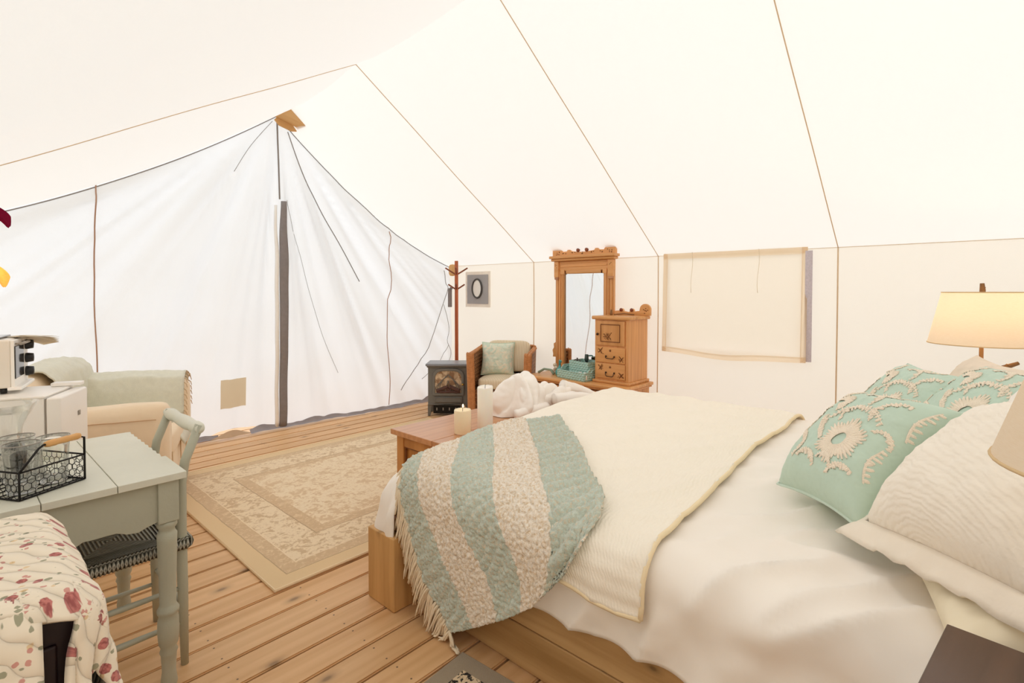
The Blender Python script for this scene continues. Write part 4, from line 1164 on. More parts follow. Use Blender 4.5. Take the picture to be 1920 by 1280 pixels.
# ------------------------------------------------------------------ sofa chair in the far corner with a sage throw
SR = radians(68)
SO = V(1.065, 3.96, 0)
sofa = thing('slipcovered_armchair', 'wide peach slipcovered armchair behind the refrigerator', 'armchair', SO, SR)
def soft(name, c, d, par=sofa, mat=None, e=.32, seed=0, rot=None, n=44):
    m = MB(); m.blob((0, 0, 0), [k / 2 for k in d], n, n // 2, e)
    for p in m.v: 
        q = p.copy(); p += V(nz(q.x * 5 + seed, q.y * 5, q.z * 5), nz(q.y * 5 + seed, q.z * 5, 4), nz(q.z * 5, q.x * 5 + seed, 7)) * .012
    if rot: m.v = [rot @ p for p in m.v]
    m.v = [p + V(*c) for p in m.v]
    return m.build(name, mat or M['slip'], par, True)
soft('base', (0, .44, .24), (1.04, .84, .34), e=.16)
soft('seat_cushion', (0, .36, .44), (.70, .72, .17), e=.28, seed=3)
def rolled_arm(x, seed):
    m = MB()
    def fn(a, b):
        th = 2 * pi * a; y = lerp(-.0, .80, b)
        # outline: straight panel with a rolled top
        w, h = .085, .34
        cx, cz = cos(th), sin(th)
        px = math.copysign(abs(cx) ** .5, cx) * w; pz = math.copysign(abs(cz) ** .5, cz) * h
        if pz > .12: px = px * 1.32
        k = min(b, 1 - b) * 2; rr = min(1, (k * 8)) ** .35 if k < .125 else 1
        px *= lerp(.55, 1, rr); pz = lerp(pz * .9, pz, rr)
        return V(x + px, y, .40 + pz) + V(.012 * nz(y * 5, th, seed), 0, .014 * nz(y * 4, th * 2, seed + 3))
    m.grid(fn, 40, 40, cu=True); n0 = len(m.v)
    m.f.append(tuple(i * 40 for i in range(40))); m.f.append(tuple(i * 40 + 39 for i in range(39, -1, -1)))
    o = m.build('arm', M['slip'], sofa, True)
    for z in (.665, .585):
        m = MB(); sgn = -1 if x < 0 else 1
        m.tube([(x + sgn * (.116 if z > .6 else .096), y / 20, z + .008 * nz(y * .4, z * 9)) for y in range(1, 16)], .0028, 5); m.build('seam', plain('slipcover_seam', '#c7a27c', .9), o, True)
    return o
rolled_arm(-.46, 1); rolled_arm(.46, 5)
m = MB()
def backf(a, b):
    th = 2 * pi * a; x = lerp(-.50, .50, b); k = min(b, 1 - b) * 2; rr = clamp(k * 6) ** .5
    cx, cz = cos(th), sin(th)
    return V(x, .70 + math.copysign(abs(cx) ** .6, cx) * .10 * lerp(.6, 1, rr) + .05 * max(0, cz), .50 + math.copysign(abs(cz) ** .5, cz) * (.385 + .03 * sin(pi * b)) * lerp(.92, 1, rr) + .012 * nz(x * 5, th))
m.grid(backf, 40, 40, cu=True); m.f.append(tuple(i * 40 for i in range(40))); m.f.append(tuple(i * 40 + 39 for i in range(39, -1, -1))); m.build('back', M['slip'], sofa, True)
for sx in (-.46, .46):
    for y in (.07, .80):
        m = MB(); m.lathe([(.018, 0), (.028, .09), (.03, .10)], 10, (sx, y, 0)); m.build('leg', M['vdark'], sofa, True)
for x in (-.30, .05, .32):
    m = MB(); m.tube([(x, .012, .08), (x + .004, .008, .2), (x, .012, .40)], .004, 5); m.build('skirt_pleat', plain('slip_pleat', '#d2b48e', .9), sofa, True)

st = thing('sage_throw', 'sage green woven throw spread over the back and arm of the peach armchair', 'blanket', SO, SR)
def over_back(a, b):
    x = lerp(-.26, .50, a) + .14 * (1 - b) * (1 - a)
    t = b * 1.0
    # profile: up the front of the back, over the top, behind
    P_ = [(.575, .46), (.59, .62), (.592, .78), (.605, .86), (.66, .91), (.76, .925), (.835, .88), (.845, .74)]
    q = poly(P_, t)
    w = .012 * ridge(nz(x * 6, t * 3, 4)) ** 2 + .006 * nz(x * 20, t * 20)
    return V(x, q.x - w, q.y + w + .02 * sin(a * pi))
m = MB(); m.grid(over_back, 40, 40); m.build('back_drape', M['throwsage'], st, True, solid=.008)
def over_arm(a, b):
    y = lerp(.80, .02, a)
    P_ = [(.31, .50), (.325, .66), (.36, .755), (.46, .785), (.57, .755), (.605, .66), (.60, .52)]
    q = poly(P_, b); w = .014 * ridge(nz(y * 6, b * 4, 9)) ** 2 + .005 * nz(y * 25, b * 25)
    return V(q.x + w * (.5 if b > .5 else -.3), y, q.y + w + .05 * ss(.35, 0, a) + .02 * sin(pi * a))
m = MB(); m.grid(over_arm, 36, 40); m.build('arm_drape', M['throwsage'], st, True, solid=.008)
m = MB(); m.grid(lambda a, b: V(lerp(.0, .34, a), lerp(-.02 - .0 * b, .62, b) , .535 + .01 * nz(a * 5, b * 5) - (.17 * ss(.12, 0, b))), 16, 24); m.build('seat_drape', M['throwsage'], st, True, solid=.008)
for k in range(18):
    b = (k + .5) / 18; p = over_arm(1, b)
    m = MB(); m.tube([p, p + V(0, -.014, -.012), p + V(random.uniform(-.01, .01), -.02, -.04)], [.004, .0035, .002], 5); m.build('tassel', plain('tan_fringe', '#d3b795', .95) if k == 0 else bpy.data.materials['tan_fringe'], st, True)

# ------------------------------------------------------------------ small refrigerator, toaster oven, papers
FR = radians(63)
FO = V(.345, 3.09, 0)
fg = thing('mini_refrigerator', 'small white refrigerator between the table and the peach armchair', 'refrigerator', FO, FR)
m = MB(); m.box((.15, .22, .46), (.30, .34, .90)); m.build('body', M['white'], fg, bevel=.006)
m = MB(); m.box((.15, .222, .915), (.31, .35, .014)); m.build('top', M['white'], fg, bevel=.005)
m = MB(); m.box((.15, .017, .47), (.30, .055, .88)); d = m.build('door', M['white'], fg, bevel=.010)
m = MB(); m.box((.15, .046, .47), (.29, .006, .87)); m.build('door_seal', M['greyplastic'], fg)
m = MB(); m.box((.19, -.013, .80), (.02, .003, .022)); m.box((.19, -.014, .80), (.012, .003, .014), rot=Matrix.Rotation(radians(45), 3, 'Y')); m.build('badge', M['greyplastic'], d)
m = MB(); m.box((.27, .06, .932), (.05, .12, .018)); m.build('hinge_cover', M['white'], fg, bevel=.004)
TR = radians(76)
TOs = V(.205, 3.26, .9245)
to = thing('toaster_oven', 'white toaster oven with black knobs on top of the refrigerator', 'toaster oven', TOs, TR)
m = MB(); m.box((.14, .13, .135), (.28, .26, .22)); m.build('body', M['offwhite'], to, bevel=.010)
m = MB(); m.box((.14, -.006, .135), (.275, .014, .215)); fp = m.build('front_panel', M['white'], to, bevel=.004)
m = MB(); m.box((.09, -.014, .14), (.17, .006, .15)); m.build('glass_door', M['blackglass'], to, bevel=.003)
m = MB(); m.tube([(.01, -.035, .225), (.17, -.035, .225)], .007, 8); m.tube([(.02, -.014, .225), (.02, -.035, .225)], .005, 6); m.tube([(.16, -.014, .225), (.16, -.035, .225)], .005, 6); m.build('handle', M['greyplastic'], to, True)
for z in (.205, .14, .075):
    m = MB(); m.lathe([(.022, 0), (.024, .006), (.020, .03), (0, .032)], 18, (.23, -.012, z), Matrix.Rotation(radians(90), 3, 'X')); m.build('knob', M['black'], to, True)
m = MB(); m.box((.14, -.012, .022), (.28, .05, .016)); m.build('crumb_tray', M['white'], to, bevel=.004)
for x in (.03, .25):
    for y in (.03, .23): m = MB(); m.lathe([(.012, 0), (.014, .025)], 10, (x, y, 0)); m.build('foot', M['black'], to, True)
m = MB(); m.box((.14, .12, .25), (.2, .16, .012)); o = m.build('baking_tray', M['blackglass'], to, bevel=.003)
pp = thing('paper_sheets', 'cream paper sheets curling off the toaster oven', 'paper', (0, 0, 1.13))
for k in range(4):
    m = MB()
    def sh(a, b):
        q = V(.25, 3.33, .045).lerp(V(.40, 3.48, .02 - .012 * k), a) + V(-.05, .10, .0) * b
        return q + V(0, 0, .012 * sin(a * 2.2) + .003 * k - .006 * b * k)
    m.grid(sh, 12, 6); m.build('sheet', M['paper'], pp, True, solid=.001)

# ------------------------------------------------------------------ sage table and rush-seat chair
tb = thing('farm_table', 'sage grey painted farm table with turned legs and plank top', 'table', (.13, 2.43, 0))
TB = V(.13, 2.43, 0)
edges = [-.30, -.10, .1, .187, .371, .563]
xs = [(-.30, -.085), (-.083, .0495), (.0515, .186), (.188, .370)]
for a, b in xs:
    m = MB(); m.span(V(a, 2.05, .738) - TB, V(b, 2.815, .762) - TB); m.build('top_plank', M['sagetop'], tb, bevel=.002)
pl = [(.372, 2.05), (.566, 2.05), (.566, 2.30)]
yy = 2.30
while yy < 2.79: pl += [(.552, yy + .004), (.558, yy + .045)] ; yy += .058
pl += [(.54, 2.815), (.372, 2.815)]
m = MB(); m.prism(pl, lambda a, b, t: V(a, b, t) - TB, .738, .762); m.build('top_plank', M['sagetop'], tb, bevel=.002)
def turned_leg(x, y, par):
    m = MB(); m.box((x, y, .665), (.062, .062, .145)); top = m.build('leg_block', M['sagepaint'], par, bevel=.003)
    pr_ = [(.022, 0), (.026, .02), (.021, .06), (.024, .12), (.028, .13), (.023, .145), (.030, .16), (.033, .20), (.032, .245), (.028, .26), (.033, .268), (.034, .28), (.027, .292), (.025, .30), (.027, .40), (.030, .52), (.031, .545), (.026, .553), (.024, .563), (.031, .575), (.031, .585), (.029, .592)]
    m = MB(); m.lathe(pr_, 20, (x, y, 0)); m.build('leg', M['sagepaint'], par, True)
for x, y in ((.515, 2.095), (.515, 2.765), (-.25, 2.095), (-.25, 2.765)): turned_leg(x - TB.x, y - TB.y, tb)
pa = [(-.22, .738), (-.22, .60)] + [(lerp(-.2, .485, k / 24), .60 - .018 * max(0, sin(k * .9 + .5)) * (1 if k > 8 else 0) + .012 * nz(k * .5)) for k in range(25)] + [(.485, .738)]
m = MB(); m.prism(pa, lambda a, b, t: V(a, t, b) - TB, 2.075, 2.10); m.build('apron', M['sagepaint'], tb, bevel=.002)
for (a, b) in (((-.22, 2.76, .60), (.485, 2.785, .738)), ((.505, 2.125, .63), (.53, 2.735, .738)), ((-.27, 2.125, .60), (-.24, 2.735, .738))):
    m = MB(); m.span(V(*a) - TB, V(*b) - TB); m.build('apron', M['sagepaint'], tb, bevel=.002)

CO = V(.40, 2.375, 0)
ch = thing('rush_chair', 'sage ladder-back chair with woven rush seat tucked under the table', 'chair', CO)
for y in (-.19, .185):
    m = MB(); m.tube([V(.188, y, 0), V(.185, y, .30), V(.183, y, .50), V(.186, y, .68), V(.198, y, .76), V(.248, y, .885)], [.013, .018, .018, .016, .016, .016], 12); m.build('rear_post', M['sagepaint'], ch, True)
    m = MB(); m.tube([V(-.2, y, 0), V(-.2, y, .2), V(-.2, y, .475)], [.012, .02, .018], 12); m.build('front_leg', M['sagepaint'], ch, True)
    for z in (.16, .29):
        m = MB(); m.tube([(-.2, y, z), (0, y, z), (.185, y, z)], [.008, .011, .008], 8); m.build('rung', M['sagepaint'], ch, True)
for x, zz in ((-.2, (.14, .27)), (.187, (.22,))):
    for z in zz: m = MB(); m.tube([(x, -.19, z), (x, 0, z), (x, .185, z)], [.008, .011, .008], 8); m.build('rung', M['sagepaint'], ch, True)
m = MB(); m.tube([V(.245 + .012 * sin(pi * k / 12), lerp(-.205, .215, k / 12), .872 - .012 * sin(pi * k / 12)) for k in range(13)], [.016, .024, .025, .020, .023, .025, .026, .025, .023, .020, .025, .024, .016], 12); m.build('crest_rail', M['sagetop'], ch, True)
for z in (.62, .72):
    m = MB(); m.bar((.186, -.18, z - .03), (.186, .18, z - .03), .014, .05); m.build('slat', M['sagepaint'], ch, bevel=.003)
g = G('grey_rush'); P = g.coord(); gx, gy, gz = g.sep(P)[:3]
tri = g.math('GREATER_THAN', g.math('ABSOLUTE', gx), g.math('ABSOLUTE', gy))
wx = g.wave(P, 26, .6, 2, 'BANDS', 'X', 1); wy = g.wave(P, 26, .6, 2, 'BANDS', 'Y', 1)
wv = g.math('ADD', g.math('MULTIPLY', tri, wx), g.math('MULTIPLY', g.math('SUBTRACT', 1.0, tri), wy))
M['rush'] = g.done(g.pbsdf(g.ramp(wv, [(.1, srgb('#6f6b5e')), (.5, srgb('#a9a597')), (.9, srgb('#c0bcae'))]), .8, g.bump(wv, .9, .012), 0, .2))
# rush: four triangular wrapped sectors, each cord real geometry
seat = bpy.data.objects.new('seat', None)
bx0, bx1, by0, by1, sz = -.215, .20, -.205, .20, .455
m = MB(); cx_, cy_ = (bx0 + bx1) / 2, (by0 + by1) / 2
for k in range(17):
    t = (k + .5) / 17; a = t * .48
    x0, x1, y0, y1 = lerp(bx0, cx_, 2 * a), lerp(bx1, cx_, 2 * a), lerp(by0, cy_, 2 * a), lerp(by1, cy_, 2 * a)
    zc = sz + .018 - .022 * t
    m.tube([(x0, y0, zc), (x1, y0, zc), (x1, y1, zc), (x0, y1, zc)], .0072, 6, True)
so = m.build('seat', M['rush'], ch, True)
m = MB(); m.box((cx_, cy_, sz), (bx1 - bx0, by1 - by0, .025)); m.build('seat_core', M['rush'], ch, bevel=.01)
for i, (a, b) in enumerate((((bx0, by0), (bx1, by0)), ((bx1, by0), (bx1, by1)), ((bx0, by1), (bx1, by1)), ((bx0, by0), (bx0, by1)))):
    m = MB(); n = 36
    for k in range(n):
        t = (k + .5) / n; x, y = lerp(a[0], b[0], t), lerp(a[1], b[1], t); ax = a[0] == b[0]
        m.tube([V(x, y, sz + .004) + (V(cos(q) * .016, 0, sin(q) * .019) if ax else V(0, cos(q) * .016, sin(q) * .019)) for q in [j * pi / 4 for j in range(8)]], .006, 5, True)
    tag(m.build('rush_wrap', M['rush'], ch, True), kind='stuff')

# ------------------------------------------------------------------ things on the table
BR = atan2(.49, .87); BO = V(.146, 2.115, .7625)
bs = thing('wire_basket', 'black wire basket with chicken wire sides and a wooden grip on the table', 'basket', BO, BR)
bw, bd, bh = .19, .26, .085
for z in (.003, bh):
    for (a, b) in (((0, 0), (bw, 0)), ((bw, 0), (bw, bd)), ((bw, bd), (0, bd)), ((0, bd), (0, 0))):
        m = MB(); m.tube([(a[0], a[1], z), (b[0], b[1], z)], .0028, 6); m.build('rim_wire', M['iron'], bs, True)
for (x, y) in ((0, 0), (bw, 0), (bw, bd), (0, bd)):
    m = MB(); m.tube([(x, y, .002), (x, y, bh + (.035 if (x, y) == (bw, 0) else 0))], .0032, 6); m.build('corner_wire', M['iron'], bs, True)
def hexwire(p0, p1):
    m = MB(); p0, p1 = V(*p0), V(*p1); ln = (p1 - p0).length; s = .0125; dx = s * sqrt(3); seen = set()
    for r in range(-1, 8):
        for c in range(-1, int(ln / dx) + 2):
            cx, cz = c * dx + (r % 2) * dx / 2, r * s * 1.5
            pts = [(cx + s * sin(k * pi / 3), cz + s * cos(k * pi / 3)) for k in range(6)]
            for k in range(6):
                a, b = pts[k], pts[(k + 1) % 6]
                key = tuple(sorted(((round(a[0], 4), round(a[1], 4)), (round(b[0], 4), round(b[1], 4)))))
                if key in seen: continue
                seen.add(key)
                if max(a[0], b[0]) > ln + .001 or min(a[0], b[0]) < -.001 or max(a[1], b[1]) > bh + .001 or min(a[1], b[1]) < -.001: continue
                m.tube([p0.lerp(p1, a[0] / ln) + V(0, 0, a[1]), p0.lerp(p1, b[0] / ln) + V(0, 0, b[1])], .0011, 4)
    tag(m.build('chicken_wire', M['iron'], bs), kind='stuff')
hexwire((0, 0, 0), (bw, 0, 0)); hexwire((0, 0, 0), (0, bd, 0)); hexwire((bw, 0, 0), (bw, bd, 0)); hexwire((0, bd, 0), (bw, bd, 0))
for k in range(7):
    m = MB(); y = bd * (k + .5) / 7; m.tube([(0, y, .003), (bw, y, .003)], .0022, 5); m.build('floor_wire', M['iron'], bs, True)
m = MB(); m.tube([(0, 0, bh), (.03, .002, .115), (.055, .003, .142), (.07, .004, .15), (bw - .02, .004, .15), (bw, 0, .142), (bw, 0, bh)], .0034, 8); m.build('handle_wire', M['iron'], bs, True)
m = MB(); m.tube([(.075, .004, .15), (.085, .004, .15), (.105, .004, .15), (.107, .004, .15), (.14, .004, .15), (.143, .004, .15), (.17, .004, .15), (.178, .004, .15)], [.008, .0105, .011, .0095, .011, .0095, .011, .009], 14); m.build('wooden_grip', wood('pale_grip_wood', '#dcaa6c', '#b98042', 'X', .5, 9), bs, True)
def jar(label, x, y, r, h, rz=0):
    p = Matrix.Rotation(BR, 3, 'Z') @ V(x, y, .0056) + BO
    t = thing('glass_jar', label, 'jar', p, 0, 'clear glass jars in the wire basket')
    m = MB(); m.lathe([(r * .75, 0), (r * .8, .003), (r * .85, h * .4), (r * .95, h * .8), (r, h), (r * .97, h), (r * .92, h * .8), (r * .82, h * .4), (r * .74, .007), (0, .007)], 32); m.build('glass', M['glass'], t, True)
    m = MB(); m.tube([(r * .985 * cos(k * pi / 16), r * .985 * sin(k * pi / 16), h) for k in range(32)], .0016, 6, True); m.build('rim', M['greyplastic'], t, True)
    q = thing('tealight', 'white tealight inside ' + label, 'candle', p + V(0, 0, .008), 0, 'tealights in the glass jars')
    m = MB(); m.lathe([(.021, 0), (.022, .002), (.022, .012), (.020, .012), (.019, .010), (0, .010)], 20); m.build('cup', M['white'], q, True)
    m = MB(); m.tube([(0, 0, .009), (0, 0, .017)], .001, 5); m.build('wick', M['wick'], q)
jar('the clear glass jar nearest the basket corner', .052, .068, .046, .150)
jar('the clear glass jar under the wooden grip', .145, .07, .044, .147)
jar('the clear glass jar at the far side of the basket', .12, .19, .046, .145)
hv = MB(); hv.lathe([(.055, 0), (.058, .004), (.060, .03), (.052, .07), (.042, .11), (.045, .15), (.066, .20), (.086, .235), (.084, .235), (.063, .20), (.042, .15), (.039, .11), (.049, .07), (.057, .03), (.054, .007), (0, .007)], 36)
o = hv.build('glass_vase', M['glass'], smooth=True); o.location = (.145, 2.52, .7625); o.scale = (1, 1, 1.0); tag(o, 'flared clear glass vase behind the wire basket', 'vase')
m = MB(); m.lathe([(.045, 0), (.048, .003), (.048, .06), (.046, .062), (0, .062)], 24); o = m.build('pillar_candle', M['candle'], smooth=True); o.location = (.27, 2.62, .7625); tag(o, 'stubby cream candle on the table behind the wire basket', 'candle')
m = MB(); m.lathe([(.036, 0), (.037, .003), (.037, .05), (.035, .052), (0, .052)], 24); o = m.build('pillar_candle', M['candle'], smooth=True); o.location = (.15, 2.52, .7705); tag(o, 'cream candle standing inside the flared vase', 'candle')

# ------------------------------------------------------------------ dark cabinet under the floral quilt
def m_floral():
    g = G('rose_print_quilted_cotton'); P = g.coord(); uv = g.mapping(g.coord('UV'), (2.3, 2.3, 1))
    base = srgb('#ece0cc')
    def cells(scale, r0, r1, seed):
        Q = g.mapping(uv, (1, 1, 1), (seed, seed * .7, 0))
        W = g.node('ShaderNodeVectorMath', {0: Q, 1: g.node('ShaderNodeVectorMath', {0: g.node('ShaderNodeTexNoise', {'Vector': Q, 'Scale': 40.0}).outputs['Color'], 3: .018}, operation='SCALE').outputs[0]}, operation='ADD').outputs[0]
        return g.ramp(g.vor(W, scale), [(r0, (1, 1, 1)), (r1, (0, 0, 0))])
    c = base
    c = g.mix(g.math('MULTIPLY', cells(15, .17, .20, 3.3), .75), c, srgb('#7c8062'))
    c = g.mix(g.math('MULTIPLY', cells(20, .15, .18, 9.1), .7), c, srgb('#6f7556'))
    c = g.mix(g.math('MULTIPLY', cells(13, .13, .16, 6.2), .6), c, srgb('#d9b070'))
    rose = cells(11, .22, .25, 1.7)
    rc = g.ramp(g.noise(uv, 70, 2), [(.4, srgb('#8f3038')), (.58, srgb('#bf6a66'))])
    c = g.mix(g.math('MULTIPLY', rose, .9), c, rc)
    c = g.mix(g.math('MULTIPLY', cells(16, .14, .17, 12.4), .8), c, srgb('#c98078'))
    q = g.wave(uv, 6.5, 3.5, 1.0, 'BANDS', 'DIAGONAL', 1)
    q2 = g.math('POWER', q, .22)
    return g.done(g.pbsdf(c, .9, g.bump(q2, .7, .008), 0, .15, .15))
cb = thing('dark_cabinet', 'very dark brown wooden cabinet under the rose quilt', 'cabinet', (-.09, 1.38, 0))
CBO = V(-.09, 1.38, 0)
def cbox(name, a, b, mat, bev=.004):
    m = MB(); m.span(V(*a) - CBO, V(*b) - CBO); return m.build(name, mat, cb, bevel=bev)
cbox('carcass', (-.33, 1.14, .05), (.145, 1.60, .845), M['vdark'])
cbox('top', (-.34, 1.13, .845), (.152, 1.61, .865), M['vdark'])
cbox('plinth', (-.32, 1.16, 0), (.135, 1.59, .05), M['vdark'])
d = cbox('door', (-.30, 1.132, .09), (.12, 1.142, .80), M['vdark'])
def dq(u, v):
    # quilt draped over the cabinet; u along x, v along y (smaller = towards the viewer)
    x0, x1, y0, y1, R, top = -.31, .125, 1.165, 1.56, .04, .875
    cx, cy = clamp(u, x0, x1), clamp(v, y0, y1); ox, oy = u - cx, v - cy; d = hypot(ox, oy)
    a = min(d / R, pi / 2); ex = max(0, d - R * pi / 2)
    h = R * sin(a) + .05 * ex; z = top - R + R * cos(a) - ex
    z += .022 * ss(1.3, 1.75, v) * ss(-.3, .1, u) * 0
    p = V(cx, cy, z)
    if d > 1e-9: p += V(ox / d * h, oy / d * h, 0)
    f = ss(0, .2, ex)
    w = .012 * nz(u * 7, v * 7, 2) + f * .022 * sin(atan2(oy, ox) * 9 + u * 26) + .004 * nz(u * 25, v * 25)
    n = V(ox / d, oy / d, 0) if d > R else V(0, 0, 1)
    return p + n * (w + .012)
fq = thing('floral_quilt', 'cream quilt printed with red roses draped over the dark cabinet', 'quilt', (-.05, 1.35, .3))
FQ = V(-.05, 1.35, .3); mf = m_floral()
def piece(name, u0, u1, v0, v1, nu, nv, mod=None):
    m = MB()
    def fn(a, b):
        u, v = lerp(u0, u1, a), lerp(v0, v1, b)
        if mod: u, v = mod(u, v, a, b)
        return dq(u, v) - FQ
    m.grid(fn, nu, nv, uvf=lambda a, b: (lerp(u0, u1, a), lerp(v0, v1, b))); return m.build(name, mf, fq, True, solid=.014)
piece('top_layer', -.34, .63, 1.118, 1.66, 110, 80, lambda u, v, a, b: (u, v + .02 * nz(u * 9, 1) * (1 - b)))
def dropm(u, v, a, b):
    return u, v
piece('front_fold', .142, .25, .45, 1.165, 26, 80)
piece('front_fold', -.3, .100, .45, 1.165, 46, 80)

# ------------------------------------------------------------------ lamps, nightstands, screen
def m_shade(name, c1, c2, mixf=.55):
    g = G(name); P = g.coord()
    n = g.noise(g.mapping(P, (1, 1, 9)), 60, 3)
    c = g.mix(n, srgb(c1), srgb(c2))
    d = g.node('ShaderNodeBsdfDiffuse', {'Color': c}).outputs[0]; t = g.node('ShaderNodeBsdfTranslucent', {'Color': c}).outputs[0]
    return g.done(g.node('ShaderNodeMixShader', {0: mixf, 1: d, 2: t}).outputs[0])
M['linen'] = m_shade('linen_shade', '#f7eddd', '#efe0ca', .5)
def bulb(par, z, watts, col=(1, .72, .42), r=.03):
    ld = bpy.data.lights.new('bulb_light', 'POINT'); ld.energy = watts; ld.color = col; ld.shadow_soft_size = r
    lo = bpy.data.objects.new('bulb_light', ld); COL.objects.link(lo); lo.parent = par; lo.location = (0, 0, z)
def drift_lamp(label, loc, rz, zb, zt, rb, rt, watts, seed):
    t = thing('table_lamp', label, 'lamp', loc, rz)
    H = zb - loc[2]
    m = MB(); n = 48
    m.grid(lambda a, b: V(cos(2 * pi * a) * lerp(rb, rt, b), sin(2 * pi * a) * lerp(rb, rt, b), lerp(zb, zt, b) - loc[2]), n, 6, cu=True)
    sh = m.build('lamp_shade', M['linen'], t, True)
    for (r, z) in ((rb, zb), (rt, zt)):
        m = MB(); m.tube([(r * cos(2 * pi * k / 48), r * sin(2 * pi * k / 48), z - loc[2]) for k in range(48)], .003, 6, True); m.build('rim_trim', plain('shade_trim', '#d9bd92', .8), sh, True)
    m = MB(); m.tube([(0, 0, .2), (0, 0, zt - loc[2] - .02)], .009, 10); m.build('stem', plain('lamp_stem_wood', '#c08a52', .5), t, True)
    m = MB()
    for k in range(3): a = 2 * pi * k / 3; m.tube([(0, 0, zt - loc[2] - .02), (rt * cos(a), rt * sin(a), zt - loc[2] - .004)], .002, 5)
    m.build('shade_spider', M['brass'], t, True)
    m = MB(); m.lathe([(.006, 0), (.018, .03), (.03, .055), (.02, .085), (0, .09)], 14, (0, 0, zt - loc[2] - .16)); m.build('light_bulb', M['white'], t, True)
    m = MB(); m.tube([(0, 0, zt - loc[2] - .02), (0, 0, zt - loc[2] + .012), (-.004, .002, zt - loc[2] + .045)], [.012, .012, .009], 8); m.tube([(0, 0, zt - loc[2] + .01), (.012, -.006, zt - loc[2] + .025)], .007, 6); m.build('driftwood_finial', M['stickwood'], t, True)
    rnd = random.Random(seed)
    m = MB(); m.lathe([(.09, 0), (.095, .008), (.08, .018), (0, .02)], 24); m.build('base', M['stickwood'], t, True)
    for k in range(11):
        a = 2 * pi * k / 11 + rnd.uniform(-.2, .2); l = rnd.uniform(.10, .17) * (1 if seed == 3 else .6); z0 = rnd.uniform(.02, H - .19)
        m = MB(); m.tube([(.05 * cos(a + 2), .05 * sin(a + 2), z0), (.02 * cos(a), .02 * sin(a), z0 + .07), (.08 * cos(a), .08 * sin(a), z0 + .10), (l * cos(a), l * sin(a), z0 + .13)], [.014, .016, .014, .009], 7); m.build('driftwood_branch', M['stickwood'], t, True)
    bulb(t, zt - loc[2] - .11, watts)
    return t
drift_lamp('lit driftwood lamp with a cream shade, beyond the pillows by the canvas wall', (3.52, -.005, .66), 0, 1.125, 1.385, .215, .16, 14.0, 3)
drift_lamp('driftwood lamp with a cream shade on the dark espresso nightstand, cut by the picture edge', (1.20, -.215, .7225), 1, 1.115, 1.36, .20, .125, .9, 5)
def nightstand(label, c, d, h, rz, mat):
    t = thing('nightstand', label, 'nightstand', c, rz)
    m = MB(); m.box((0, 0, h - .0125), (d[0], d[1], .025)); m.build('top', mat, t, bevel=.002)
    m = MB(); m.box((0, 0, h - .115), (d[0] - .04, d[1] - .04, .18)); m.build('body', mat, t, bevel=.003)
    m = MB(); m.box((0, d[1] / 2 - .016, h - .115), (d[0] - .09, .014, .14)); dd = m.build('drawer', mat, t, bevel=.003)
    m = MB(); m.blob((0, d[1] / 2 + .002, h - .115), (.014, .014, .014), 10, 8); m.build('knob', M['bronze'], dd, True)
    for sx in (-1, 1):
        for sy in (-1, 1):
            m = MB(); m.box((sx * (d[0] / 2 - .035), sy * (d[1] / 2 - .035), (h - .025) / 2), (.035, .035, h - .025)); m.build('leg', mat, t, bevel=.003)
nightstand('dark espresso nightstand beside the bed head, nearest the viewer', (1.117, -.152, 0), (.42, .44, 0), .72, radians(-7), M['darkwood'])
nightstand('dark espresso nightstand between the bed and the canvas wall, under the lit lamp', (3.60, -.06, 0), (.42, .42, 0), .66, 0, M['darkwood'])
sn = thing('twig_screen', 'grey framed panel filled with woven twigs behind the lit lamp', 'screen', (3.86, -.2, 0), radians(-8))
for (a, b) in (((.0, .07, .0), (.10, -.02, 1.32)), ((.46, -.02, 0), (.50, -.10, 1.32)), ((.10, -.02, 1.30), (.50, -.10, 1.30)), ((.02, .06, .12), (.46, -.02, .12))):
    m = MB(); m.bar(a, b, .035, .03, (0, 1, 0)); m.build('frame_bar', plain('weathered_grey_wood', '#7d7268', .8), sn, bevel=.003)
rnd = random.Random(4)
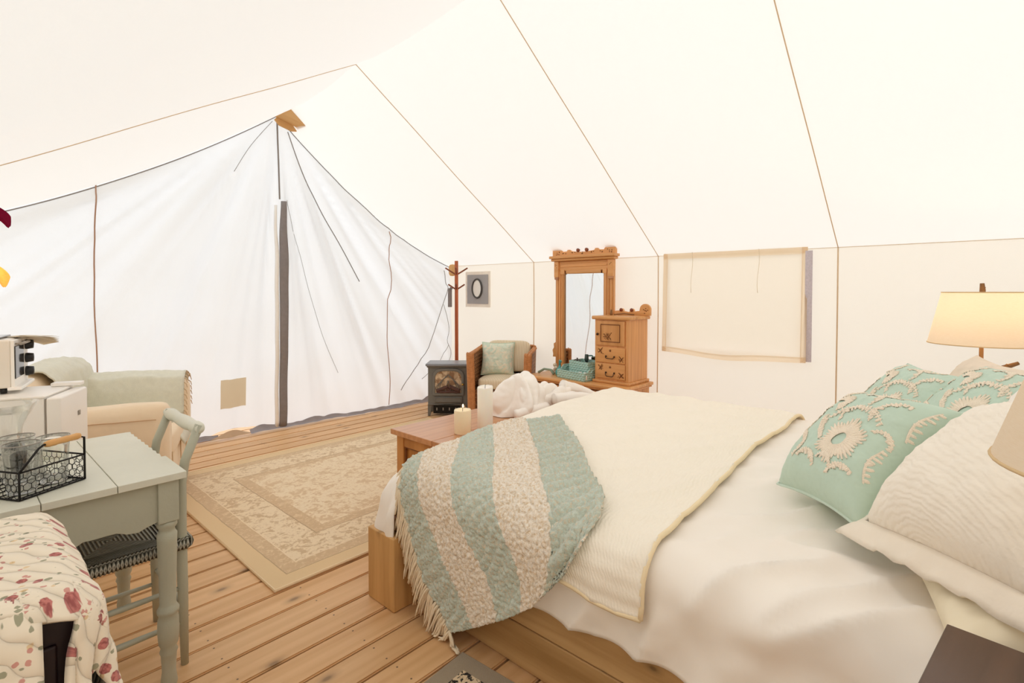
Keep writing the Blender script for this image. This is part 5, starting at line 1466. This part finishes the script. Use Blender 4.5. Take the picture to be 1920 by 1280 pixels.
for k in range(44):
    z = .16 + k * .0255; x0 = .01 + .1 * z / 1.32
    m = MB(); m.tube([(x0 + (.46 - x0) * j / 6, lerp(.06, -.05, z / 1.32) - .06 * j / 6 + .012 * (-1) ** (j + k), z + rnd.uniform(-.014, .014)) for j in range(7)], .006, 5); m.build('twig', M['stickwood'], sn, True)

fl = thing('floor_lamp', 'floor lamp with amber and dark red glass tulip shades at the picture edge', 'lamp', (-.045, 2.95, 0))
m = MB(); m.lathe([(.13, 0), (.13, .012), (.03, .03), (.012, .05)], 28); m.build('base', M['bronze'], fl, True)
m = MB(); m.tube([(0, 0, .04), (0, 0, 1.75)], .011, 10); m.build('pole', M['bronze'], fl, True)
def tulip(c, r, h, mat, tilt, arm):
    m = MB(); m.tube(arm, .007, 8); m.build('arm', M['bronze'], fl, True)
    R = Matrix.Rotation(tilt, 3, 'Y'); m = MB()
    def fn(a, b):
        th = 2 * pi * a; rr = r * (.22 + .78 * sin(b * pi / 2) ** .8) * (1 + .08 * b * cos(6 * th)); return R @ V(rr * cos(th), rr * sin(th), -h * b + .02 * b * cos(6 * th)) + V(*c)
    m.grid(fn, 48, 12, cu=True); m.build('tulip_shade', mat, fl, True)
ga = m_shade('amber_glass', '#f2c27a', '#dd9a45', .6); gr = m_shade('dark_red_glass', '#8c1f3c', '#6d1030', .4)
tulip((.135, .02, 1.52), .085, .105, ga, radians(-8), [(0, 0, 1.45), (.03, .0, 1.56), (.09, .01, 1.58), (.135, .02, 1.52)])
tulip((.14, -.05, 1.74), .07, .10, gr, radians(-20), [(0, 0, 1.7), (.05, -.02, 1.78), (.10, -.04, 1.79), (.14, -.05, 1.74)])
tulip((-.15, .02, 1.66), .08, .105, ga, radians(10), [(0, 0, 1.6), (-.05, .01, 1.7), (-.1, .01, 1.71), (-.15, .02, 1.66)])
ld = bpy.data.lights.new('bulb_light', 'POINT'); ld.energy = .6; ld.color = (1, .7, .35); ld.shadow_soft_size = .02
lo = bpy.data.objects.new('bulb_light', ld); COL.objects.link(lo); lo.parent = fl; lo.location = (.135, .02, 1.46)
